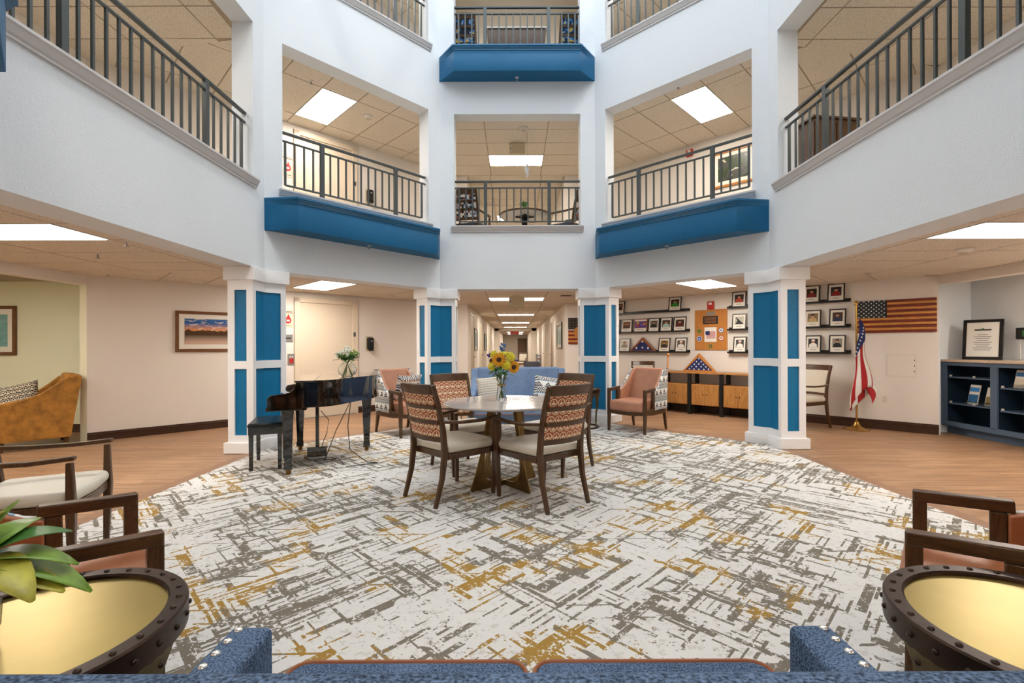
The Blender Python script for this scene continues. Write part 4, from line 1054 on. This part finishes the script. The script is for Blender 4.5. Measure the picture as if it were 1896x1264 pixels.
# console table with a bigger case
cn = Vector((-1, -1, 0)).normalized(); a, b = dr(1236), dr(1404)
c0 = dr(1318); Lc = 1.95
cc = Vector((c0.x, c0.y, 0)) + cn*.24 
t = thing('console_table', 'long acacia console with black metal legs and carved door fronts under the board', 'console table', (cc.x, cc.y, 0), RR)
MB().box((0, 0, .765), (Lc, .40, .03)).build('table_top', 'acacia', t, bevel=.003)
for x in (-.80, -.22, .36, .93)[:4]:
    for y in (-.16, .16): MB().box((x-.03, y, .375), (.06, .05, .75)).build('leg', 'blackm', t)
for k, (x0, x1) in enumerate(((-.97, -.87), (-.79, -.29), (-.21, .29), (.37, .86))):
    if k == 0: continue
    q = MB().box(((x0+x1)/2, .0, .365), (x1-x0, .34, .38)).build('cabinet_box', 'acacia', t, bevel=.003)
    for s in (-1, 1):
        dW = (x1-x0)/2-.006; xm = (x0+x1)/2+s*(x1-x0)/4
        dd = MB().box((xm, -.176, .365), (dW, .014, .36)).build('cabinet_door', 'acacia', t, bevel=.002)
        MB().ball(((x0+x1)/2+s*.03, -.19, .37), .011, 8).build('knob', 'blackm', dd)
c1, c2 = dr(1274.5), dr(1338); mid = (c1+c2)/2 + cn*.22
flag_case((mid.x, mid.y, .781), .62, .335, 'large oak triangular case with folded starred flag on the console table', 'oak', RR,
          [(0, .72), (-.07, .55), (.07, .55), (-.14, .40), (0, .42), (.14, .40), (-.22, .27), (-.08, .27), (.07, .27), (.21, .27), (-.29, .15), (-.15, .13), (0, .13), (.15, .13), (.29, .15)], .019)
# memorial board
c, w, h = on_wall(dr, 1287.5, 1347, 573, 647.5, 0)
t = thing('memorial_board', 'oak board with plaques and five round service seals above the console', 'plaque', c, RR)
MB().box((0, -.012, 0), (w, .024, h)).build('board', 'oak', t, bevel=.003)
MB().box((-.0, -.028, h*.24), (w*.46, .008, h*.2)).build('nameplate', 'stainn', t)
for k in range(5): MB().box((0, -.034, h*(.30-.03*k)), (w*.36, .003, .006)).build('lettering', 'oak', t)
q = MB().box((0, -.028, -h*.12), (w*.37, .008, h*.36)).build('certificate', 'paper', t)
for k in range(7): MB().box((.01, -.034, -h*.05-k*.02), (w*.28, .003, .010)).build('flag_stripe', 'flagred', t)
MB().box((-.05, -.037, -h*.08), (w*.13, .004, .07)).build('flag_canton', 'flagblue', t)
MB().slab([(-.08, 0), (.0, -.012), (.08, .005), (.085, .06), (.0, .045), (-.075, .06)], .006, Matrix.Translation((0, -.03, h*.37))).build('flag_relief', 'gray', t)
for (x, z, ca, cb) in ((-.35, -.03, '3d5a2c', 'c9a64a'), (.33, -.02, 'd8dbe0', '2a3a6a'), (-.35, -.22, '2d5aa8', 'e6e6e6'), (.33, -.21, 'd9d2c2', 'a82a26'), (0, -.41, '55552e', 'c9a64a')):
    M_ = Matrix.Translation((x*w, -.024, z*h)) @ Matrix.Rotation(pi/2, 4, 'X')
    o = MB().lathe([(.001, 0), (.048, 0), (.048, .010), (.001, .010)], 24, M=M_).build('seal', shirt(ca), t)
    MB().lathe([(.040, .010), (.048, .010), (.048, .013), (.040, .013)], 24, M=M_).build('seal_rim', shirt(cb), o)
    MB().slab(starpoly(.022, (x*w, z*h)), .003, Matrix.Translation((0, -.037, 0))).build('seal_star', shirt(cb), o)
c, w, h = on_wall(dr, 1311, 1323, 558, 572.5, 0)
t = thing('fire_alarm', 'red fire alarm strobe above the oak memorial board', 'fire alarm', c, RR); MB().box((0, -.025, 0), (w, .05, h)).build('housing', 'red', t, bevel=.008); MB().box((0, -.053, h*.2), (w*.5, .008, h*.3)).build('strobe_lens', 'paper', t)
c = dr(1278, 284); t = thing('fire_alarm', 'red fire alarm beyond the second storey right railing', 'fire alarm', c, RR); MB().box((0, -.025, 0), (.13, .05, .13)).build('housing', 'red', t, bevel=.008); MB().box((0, -.053, .03), (.06, .008, .04)).build('strobe_lens', 'paper', t)
# leaning pole
t = thing('wooden_pole', 'slim wooden pole with ball knob leaning behind the right peach armchair', 'pole', (2.48, 7.75, 0), 0)
MB().tube([(0, 0, .0), (.13, .25, 1.08)], .013, 10).build('shaft', 'oak', t, smooth=True); MB().ball((.133, .255, 1.105), .03, 12).build('knob', 'oak', t, smooth=True)
# wooden slat flag
c, w, h = on_wall(dr, 1586.5, 1735, 552, 617.5, 0)
z0, z1 = dr(1735, 614).z, dr(1735, 550).z; h = z1-z0
t = thing('wooden_flag', 'flag made of stained wooden planks with carved stars on the right wall', 'wall art', (c.x, c.y, z0), RR)
sh_ = h/13
for k in range(13):
    full = k < 6; x0 = -w/2 if full else -w/2+w*.40
    MB().box(((x0+w/2)/2, -.014-.002*random.random(), sh_*(k+.5)), (w/2-x0, .028, sh_-.003)).build('plank', 'stainr' if k % 2 == 0 else 'stainy', t, bevel=.002)
q = MB().box((-w/2+w*.20-.002, -.016, sh_*9.5), (w*.40-.004, .032, sh_*7-.003)).build('canton', 'stainn', t)
sm = MB().slab(starpoly(.013), .003, Matrix.Identity(4)).mesh('star'); sm.materials.append(P['star'])
for r_ in range(9):
    for k in range(6 if r_ % 2 == 0 else 5):
        o = bpy.data.objects.new('star', sm); COL.objects.link(o); o.parent = q
        o.location = (-w/2+w*.40*((k+.5+(.5 if r_ % 2 else 0))/6), -.035, sh_*6+sh_*7*(r_+.5)/9)
# flag on pole
fp = (5.09, 7.0)
t = thing('flag_pole', 'brass floor pole with round base by the wooden plank flag', 'flag pole', (fp[0], fp[1], 0), 0)
MB().lathe([(.001, 0), (.165, 0), (.17, .01), (.15, .022), (.09, .035), (.05, .06), (.035, .10), (.02, .12), (.001, .12)], 32).build('base', 'polegold', t, smooth=True)
MB().tube([(0, 0, .1), (0, 0, 1.85)], .013, 10).build('pole', 'polegold', t, smooth=True)
MB().lathe([(.001, 1.84), (.022, 1.85), (.028, 1.88), (.018, 1.91), (.001, 1.925)], 16).build('finial', 'polegold', t, smooth=True)
t2 = thing('flag', 'draped red, white and blue flag hanging on the brass pole', 'flag', (fp[0], fp[1], 0), 0)
# cloth: hoist along the pole, gathered folds; stripes run away from the pole but hang down
NU, NV = 26, 40
def cloth(b, a):        # a 0..1 from the lowest stripe up the hoist, b 0..1 out along the fly, hanging in folds
    z0 = .86+.80*a; ph = a*7.2+.5; ze = .40+.16*sin(a*9.0)+.10*a
    out_ = .17*(b**.7)*(1.0-.25*a) + .02*sin(b*9)
    x = out_*sin(ph)*1.15 + .02; y = -.03 - abs(out_)*.35*(1+cos(ph)) ; z = z0-(z0-ze)*(b**1.12)
    return (x, y, z)
def strip(a0, a1, b0, b1, mt_, nm):
    vs = []; fs = []; nu = max(6, int(26*(b1-b0))); nv = 3
    for i in range(nu+1):
        for j in range(nv+1): vs.append(cloth(b0+(b1-b0)*i/nu, a0+(a1-a0)*j/nv))
    for i in range(nu):
        for j in range(nv): k = i*(nv+1)+j; fs.append((k, k+1, k+nv+2, k+nv+1))
    solid(MB().add(vs, fs).build(nm, mt_, t2, smooth=True), .002)
for k in range(13): strip(k/13, (k+1)/13, .34 if k > 5 else 0, 1, 'flagred' if k % 2 == 0 else 'flagwhite', 'stripe')
strip(6/13, 1, 0, .34, 'flagblue', 'canton')
for k in range(12):
    p = Vector(cloth(.05+.26*((k*7) % 12)/12, 6.5/13+6/13*((k*5+2) % 12)/12)); MB().slab(starpoly(.016, (p.x, p.z)), .002, Matrix.Translation((0, p.y-.006, 0))).build('star', 'star', t2)
# access panel, outlet
c, w, h = on_wall(dr, 1641, 1697, 656, 697.5, 0)
t = thing('access_panel', 'flush pale square access panel on the right wall beside the flag', 'wall panel', c, RR); MB().box((0, -.004, 0), (w, .008, h)).build('frame', 'metalw', t); MB().box((0, -.009, 0), (w-.03, .006, h-.03)).build('panel', 'beige', t)
for z in (-.08, 0.0, .08): MB().box((w/2-.02, -.013, z), (.008, .006, .02)).build('latch', 'vent', t)
c, w, h = on_wall(dr, 1632.5, 1644, 731, 746, 0)
t = thing('outlet', 'almond wall outlet low on the right wall', 'outlet', c, RR); MB().box((0, -.003, 0), (w, .006, h)).build('cover_plate', 'metalw', t, bevel=.001)
for z in (-.02, .02): MB().box((0, -.007, z), (.03, .004, .025)).build('socket', 'almond', t)
# wall-mounted wooden emblem by the corridor
t = thing('wooden_plaque', 'stained wooden flag plaque with crest right of the corridor mouth', 'wall art', (1.40, YC-.001, 1.60), 0)
for k in range(7): MB().box((0, -.012, -.27+k*.045), (.36, .022, .043)).build('plank', 'stainr' if k % 2 == 0 else 'stainy', t)
MB().box((0, -.012, .175), (.36, .022, .26)).build('canton', 'stainn', t)
for a in range(5):
    for b in range(4): MB().slab(starpoly(.016), .002, Matrix.Translation((-.14+a*.07, -.025, .08+b*.06))).build('star', 'oak', t)
MB().slab([(-.07, -.1), (0, -.16), (.07, -.1), (.08, .05), (0, .1), (-.08, .05)], .006, Matrix.Translation((.03, -.03, .0))).build('crest', 'oak', t)

# ------------------------------------------------------------------ corridor things
def corr_pic(s, Y0, Y1, z0, z1, lab):
    X = CLX if s < 0 else CRX
    t = thing('picture', lab, 'picture', (X, (Y0+Y1)/2, (z0+z1)/2), -pi/2 if s > 0 else pi/2)
    rect_frame(t, Y1-Y0, z1-z0, .03, .03, 'frameblk', .08, 'teal')
corr_pic(-1, 12.3, 13.2, 1.15, 1.75, 'nearer dark framed picture on the left corridor wall')
corr_pic(-1, 16.4, 17.6, 1.12, 1.72, 'farther dark framed picture on the left corridor wall')
corr_pic(1, 11.3, 12.6, 1.2, 1.85, 'tall dark framed picture on the right corridor wall')
dn = 0
for X, s, Y in ((CLX, -1, 11.7), (CLX, -1, 14.8), (CRX, 1, 14.4), (CRX, 1, 18), (CLX, -1, 19.5)):
    dn += 1
    d = MB().box((X-s*.006, Y, 1.0), (.012, .9, 2.0)); o = struct('door_%d' % dn, d, 'doorw' if dn == 3 else 'almond')
    MB().box((X-s*.04, Y+.35, 1.0), (.05, .10, .02)).build('door_handle', 'gray', o)
    f = MB(); f.box((X-s*.01, Y-.48, 1.02), (.02, .06, 2.04)); f.box((X-s*.01, Y+.48, 1.02), (.02, .06, 2.04)); f.box((X-s*.01, Y, 2.06), (.02, 1.02, .06)); f.build('door_frame', 'metalw', o)
dn += 1; o = struct('door_%d' % dn, MB().box((.62, 38.9, .98), (.75, .04, 1.96)), 'doorw'); MB().box((.35, 38.86, 1.0), (.10, .05, .03)).build('door_handle', 'gray', o)
t = thing('exit_sign', 'small red exit sign hanging at the far end of the corridor', 'sign', (.0, 29.2, 2.12), 0); MB().box((0, 0, 0), (.55, .05, .16)).build('sign_box', 'red', t); MB().box((0, 0, .095), (.05, .03, .05)).build('bracket', 'metalw', t)
def emergency(c, lab):
    t = thing('emergency_light', lab, 'emergency light', c, 0); MB().box((0, 0, -.12), (.30, .06, .20)).build('housing', 'almond', t, bevel=.006); MB().box((0, 0, -.01), (.14, .05, .03)).build('canopy', 'almond', t)
    MB().box((-.12, -.032, -.12), (.03, .004, .10)).build('symbol_plate', 'paper', t); MB().box((-.12, -.035, -.12), (.012, .003, .06)).build('symbol', 'ink', t)
emergency((.045, 8.9, CL[0]), 'almond emergency sign box hanging at the ground floor corridor mouth')
emergency((.065, 8.95, CL[1]), 'almond emergency sign box hanging on the second storey centre ceiling')
t = thing('corridor_armchair', 'grey patterned armchair against the right side far down the corridor', 'armchair', (.72, 20.5, 0), head(-1, -.1))
MB().box((0, 0, .32), (.6, .6, .2)).build('seat', 'grayf', t, bevel=.03); MB().box((0, -.30, .62), (.6, .12, .62)).build('backrest', 'collage', t, bevel=.03)
for s in (-1, 1):
    MB().box((s*.31, 0, .45), (.08, .6, .3)).build('armrest', 'grayf', t, bevel=.02)
    for y in (-.25, .25): MB().box((s*.27, y, .11), (.04, .04, .22)).build('leg', 'wood', t)
dup(B_, (.35, 24.2, 0), head(-.3, -1), 'dark open armed chair at the far corridor portal')
for k, (x, y, z, lab) in enumerate(((.04, 11.9, CL[0], 'round smoke detector on the corridor ceiling nearer'), (.04, 16.3, CL[0], 'round smoke detector on the corridor ceiling farther'), (-2.2, 8.5, CL[0], 'round smoke detector on the ground ceiling by the elevator'), (-2.45, 7.9, CL[1], 'round smoke detector beside the second storey left panel light'), (.17, 8.35, CL[1], 'round smoke detector on the second storey centre ceiling'), (4.55, 4.75, CL[0], 'round ceiling speaker by the right edge panel light'))):
    t = thing('smoke_detector', lab, 'smoke detector', (x, y, z), 0); MB().lathe([(.001, 0), (.075, 0), (.075, -.012), (.05, -.035), (.001, -.04)], 20).build('housing', 'metalw', t, smooth=True); MB().lathe([(.03, -.04), (.04, -.04), (.04, -.048), (.03, -.048)], 16).build('vent_ring', 'almond', t)
def sprinkler(p, lab, wall=False):
    t = thing('sprinkler_head', lab, 'sprinkler', p, 0); MB().lathe([(.001, 0), (.03, 0), (.03, -.006), (.001, -.008)], 16).build('escutcheon', 'metalw', t); MB().lathe([(.006, -.006), (.006, -.04), (.022, -.042), (.022, -.045), (.001, -.045)], 12).build('deflector', 'gray', t)
def u_box(i, zb):
    a, b, e, n, L = edge(i); q = (a+b)/2 - n*.12; return (q.x, q.y, zb)
sprinkler(u_box(2, 2.70), 'sprinkler under the left blue balcony front'); sprinkler(u_box(4, 2.70), 'sprinkler under the right blue balcony front'); sprinkler(u_box(3, 5.645), 'sprinkler under the topmost centre blue balcony front')
sprinkler((-4.3, 4.85, CL[0]), 'sprinkler on the ground ceiling right of the left edge panel light')
q = at(203, 437, 4.3); sprinkler((-3.55, 4.3, CL[0]), 'sprinkler beside the corner of the left edge panel light')
q = at(575, 136, 6.8); sprinkler((-2.95, 6.85, CL[1]), 'sprinkler on the second storey rear left ceiling'); sprinkler((2.45, 7.0, CL[1]), 'sprinkler on the second storey rear right ceiling')
t = thing('air_vent', 'dark slotted vent in the ceiling at the corridor mouth, right side', 'vent', (.98, 8.95, CL[0]), 0)
MB().box((0, 0, -.004), (.20, .12, .008)).build('frame', 'vent', t)
for k in range(4): MB().box((0, -.04+k*.027, -.01), (.18, .006, .006)).build('slat', 'gray', t)

# ------------------------------------------------------------------ second and third storey things
t = thing('round_table', 'round cream topped pedestal table behind the second storey centre railing', 'table', (.19, 8.62, FH), 0)
MB().lathe([(.001, .72), (.44, .72), (.45, .735), (.44, .75), (.001, .75)], 40).build('table_top', 'metalw', t, smooth=True)
MB().lathe([(.452, .72), (.458, .72), (.458, .75), (.452, .75)], 40).build('edge_band', 'wood', t)
MB().lathe([(.001, .0), (.25, 0), (.25, .02), (.05, .04), (.05, .68), (.10, .70), (.10, .72), (.001, .72)], 20).build('pedestal', 'blackm', t)
for k in range(4): MB().bar([(0, 0, .69), (.17*cos(k*pi/2), .17*sin(k*pi/2), .71)], .04, .02).build('bracket', 'blackm', t)
t = thing('potted_plant', 'small plant in a white pot on the second storey table', 'plant', (.19, 8.55, FH+.75), 0)
MB().lathe([(.001, 0), (.05, 0), (.06, .1), (.05, .1), (.001, .09)], 16).build('pot', 'paint', t)
for k in range(5): a = -pi/2+.5*(k-2); MB().box((.058*cos(a), .058*sin(a), .06), (.012, .006, .04), rz=a+pi/2).build('pot_stripe', 'navy', t)
lf = MB()
for k in range(30): a = random.uniform(0, 2*pi); leafmesh(lf, (0, 0, .1), (cos(a), sin(a), random.uniform(.6, 2.5)), random.uniform(.1, .2), .028, .2, 4)
solid(lf.build('leaf', 'leaf', t))
t = thing('hanging_ornament', 'white ornament hanging above the second storey table', 'ornament', (.235, 8.5, CL[1]), 0)
MB().tube([(0, 0, 0), (0, 0, -.62)], .003, 5).build('cord', 'gray', t)
b = MB()
for k in range(16): b.ball((random.gauss(0, .02), random.gauss(0, .02), -.62-k*.012), .022, 6)
b.build('figure', 'paint', t)
U1 = dining_chair('dining_chair', 'collage', 'grayf', 'walnut chair with dotted back, second storey, left behind centre railing', (-.80, 8.52, FH), head(.25, .97))
U1.scale = (1.1, 1, 1.12)
U2 = dup(U1, (1.0, 8.55, FH), head(-.75, .66), 'walnut armchair with dotted back, second storey, right behind centre railing')
U3 = dining_chair('dining_chair', 'ikat', 'grayf', 'dark chair with blue patterned back, third storey left', (-.86, 8.42, 2*FH), head(.12, 1), arms=False)
U3.scale = (1.1, 1, 1.17)
dup(U3, (.98, 8.42, 2*FH), head(-.2, 1), 'dark chair with blue patterned back, third storey right')
t = thing('cabinet', 'dark brown cabinet with pale top edge behind the third storey centre railing', 'cabinet', (.05, 8.55, 2*FH), 0)
MB().box((0, 0, .54), (1.02, .35, 1.08)).build('body', 'wood', t); MB().box((0, 0, 1.09), (1.08, .40, .02)).build('top', 'metalw', t)
for s in (-1, 1): MB().box((s*.25, -.18, .5), (.48, .015, .94)).build('cabinet_door', 'wood', t)
t = thing('picture', 'large botanical print in a pale wood frame beyond the second storey right railing', 'picture', on_wall(dr, 1319, 1400, 270, 348)[0], RR)
_, w, h = on_wall(dr, 1319, 1400, 270, 348); rect_frame(t, w, h*.86, .04, .03, 'oak', .07, 'botany')
t = thing('cabinet', 'dark brown cabinet behind the second storey right side railing', 'cabinet', (4.05, 6.15, FH), radians(8))
MB().box((0, 0, .6), (.62, .40, 1.2)).build('body', 'wood', t); MB().box((0, 0, 1.21), (.68, .46, .025)).build('top', 'wood', t)
for s in (-1, 1): MB().box((s*.155, -.205, .6), (.29, .012, 1.1)).build('cabinet_door', 'wood', t)

# ------------------------------------------------------------------ right alcove: cabinet with brochures
t = thing('shelf_cabinet', 'slate blue open shelf cabinet with pale stone top at the right edge', 'cabinet', (6.16, 5.05, 0), 0)   # local x away from room, y along
Yb, Ye = -1.55, 1.74
bays = [(1.65, 1.03), (.94, .32), (.23, -.39), (-.48, -1.10)]
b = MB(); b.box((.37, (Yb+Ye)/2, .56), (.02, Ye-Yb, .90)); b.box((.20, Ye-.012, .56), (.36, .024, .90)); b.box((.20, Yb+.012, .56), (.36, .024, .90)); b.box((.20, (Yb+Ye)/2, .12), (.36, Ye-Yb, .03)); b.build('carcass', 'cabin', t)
MB().box((.23, (Yb+Ye)/2, .055), (.30, Ye-Yb, .11)).build('plinth', 'cab', t)
f = MB(); f.box((-.0, (Yb+Ye)/2, .145), (.025, Ye-Yb, .07)); f.box((0, (Yb+Ye)/2, .99), (.025, Ye-Yb, .05))
f.box((0, Ye-.045, .565), (.025, .09, .80))
for y0, y1 in bays: f.box((0, y1-.045, .565), (.025, .09, .80)); 
f.build('face_frame', 'cab', t, bevel=.003)
for k, (y0, y1) in enumerate(bays):
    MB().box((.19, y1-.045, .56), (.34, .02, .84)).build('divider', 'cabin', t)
    for z in ((.80, .43) if k % 2 == 0 else (.70, .41)):
        MB().box((.19, (y0+y1)/2, z), (.33, y0-y1, .018)).build('shelf', 'cab', t)
        for yy in (y0-.03, y1+.25): MB().box((.03, yy, z+.022), (.02, .02, .025)).build('shelf_clip', 'paper', t)
MB().box((.17, (Yb+Ye)/2, 1.035), (.42, Ye-Yb+.04, .035)).build('counter_top', 'counter', t, bevel=.005)
def brochure(y, z, w, h, ca, cb, lab, rz=0, x=6.23):
    t = thing('brochure', lab, 'brochure', (x, y, z), -pi/2+rz)        # local -y faces the room (world -X)
    tl = Matrix.Rotation(radians(-12), 4, 'X')
    MB().box((0, 0, h/2+.006), (w, .010, h), M=tl).build('booklet', 'paper', t); MB().box((0, -.007, h*.78), (w*.9, .002, h*.22), M=tl).build('title_block', shirt(ca), t)
    MB().box((0, -.007, h*.32), (w*.9, .002, h*.42), M=tl).build('cover_picture', shirt(cb), t); MB().box((0, -.02, .03), (w+.01, .003, .06)).build('holder', 'glass', t); MB().box((0, .0, .003), (w+.01, .05, .005)).build('holder_base', 'glass', t)
brochure(6.40, .439, .14, .27, '3a8ad0', '2a6a9a', 'white and blue brochure on the lower shelf of the first cabinet bay')
brochure(6.15, .439, .17, .25, 'e9e4d6', '8a7a4a', 'cream brochure with plant picture in the first cabinet bay')
brochure(5.81, .709, .12, .23, '2a6a9a', 'd9cdb8', 'slim white brochure on the upper shelf of the second bay')
brochure(5.68, .709, .12, .20, 'b04a2a', 'c9a06a', 'brochure with orange picture at the right edge, upper shelf')
brochure(5.66, .419, .10, .16, '8a8f96', '5a6a7a', 'small grey card on the lower shelf of the second bay')
t = thing('certificate_frame', 'framed certificate leaning on the slate blue cabinet counter', 'picture frame', (6.34, 6.38, 1.055), radians(-62))
tl = Matrix.Rotation(radians(-7), 4, 'X'); w, h = .41, .55; f = MB()
for s in (-1, 1): f.box((0, 0, h/2+s*(h/2-.02)), (w, .022, .04), M=tl); f.box((s*(w/2-.02), 0, h/2), (.04, .022, h-.08), M=tl)
f.build('frame', 'frameblk', t, bevel=.004); MB().box((0, .002, h/2), (w-.08, .01, h-.08), M=tl).build('certificate', 'paper', t)
b = MB()
for k in range(9): b.box((0, -.005, h*.62-k*.026), (w*(.25+.25*((k*37) % 10)/10), .002, .006), M=tl)
b.box((0, -.005, h*.74), (w*.42, .002, .018), M=tl); b.build('lettering', 'ink', t); MB().slab(starpoly(.02, (0, h*.76)), .002, tl @ Matrix.Translation((0, -.008, 0))).build('emblem', 'greenp', t)
t = thing('wall_phone', 'black wall phone above the counter at the right edge', 'phone', (6.58, 6.02, 1.40), -pi/2)
MB().box((0, -.03, 0), (.20, .06, .15)).build('housing', 'blackm', t, bevel=.01); MB().box((.03, -.064, 0), (.08, .008, .08)).build('screen', 'greenp', t); MB().tube([(-.08, -.02, -.07), (-.08, -.01, -.33)], .004, 6).build('cord', 'paper', t)
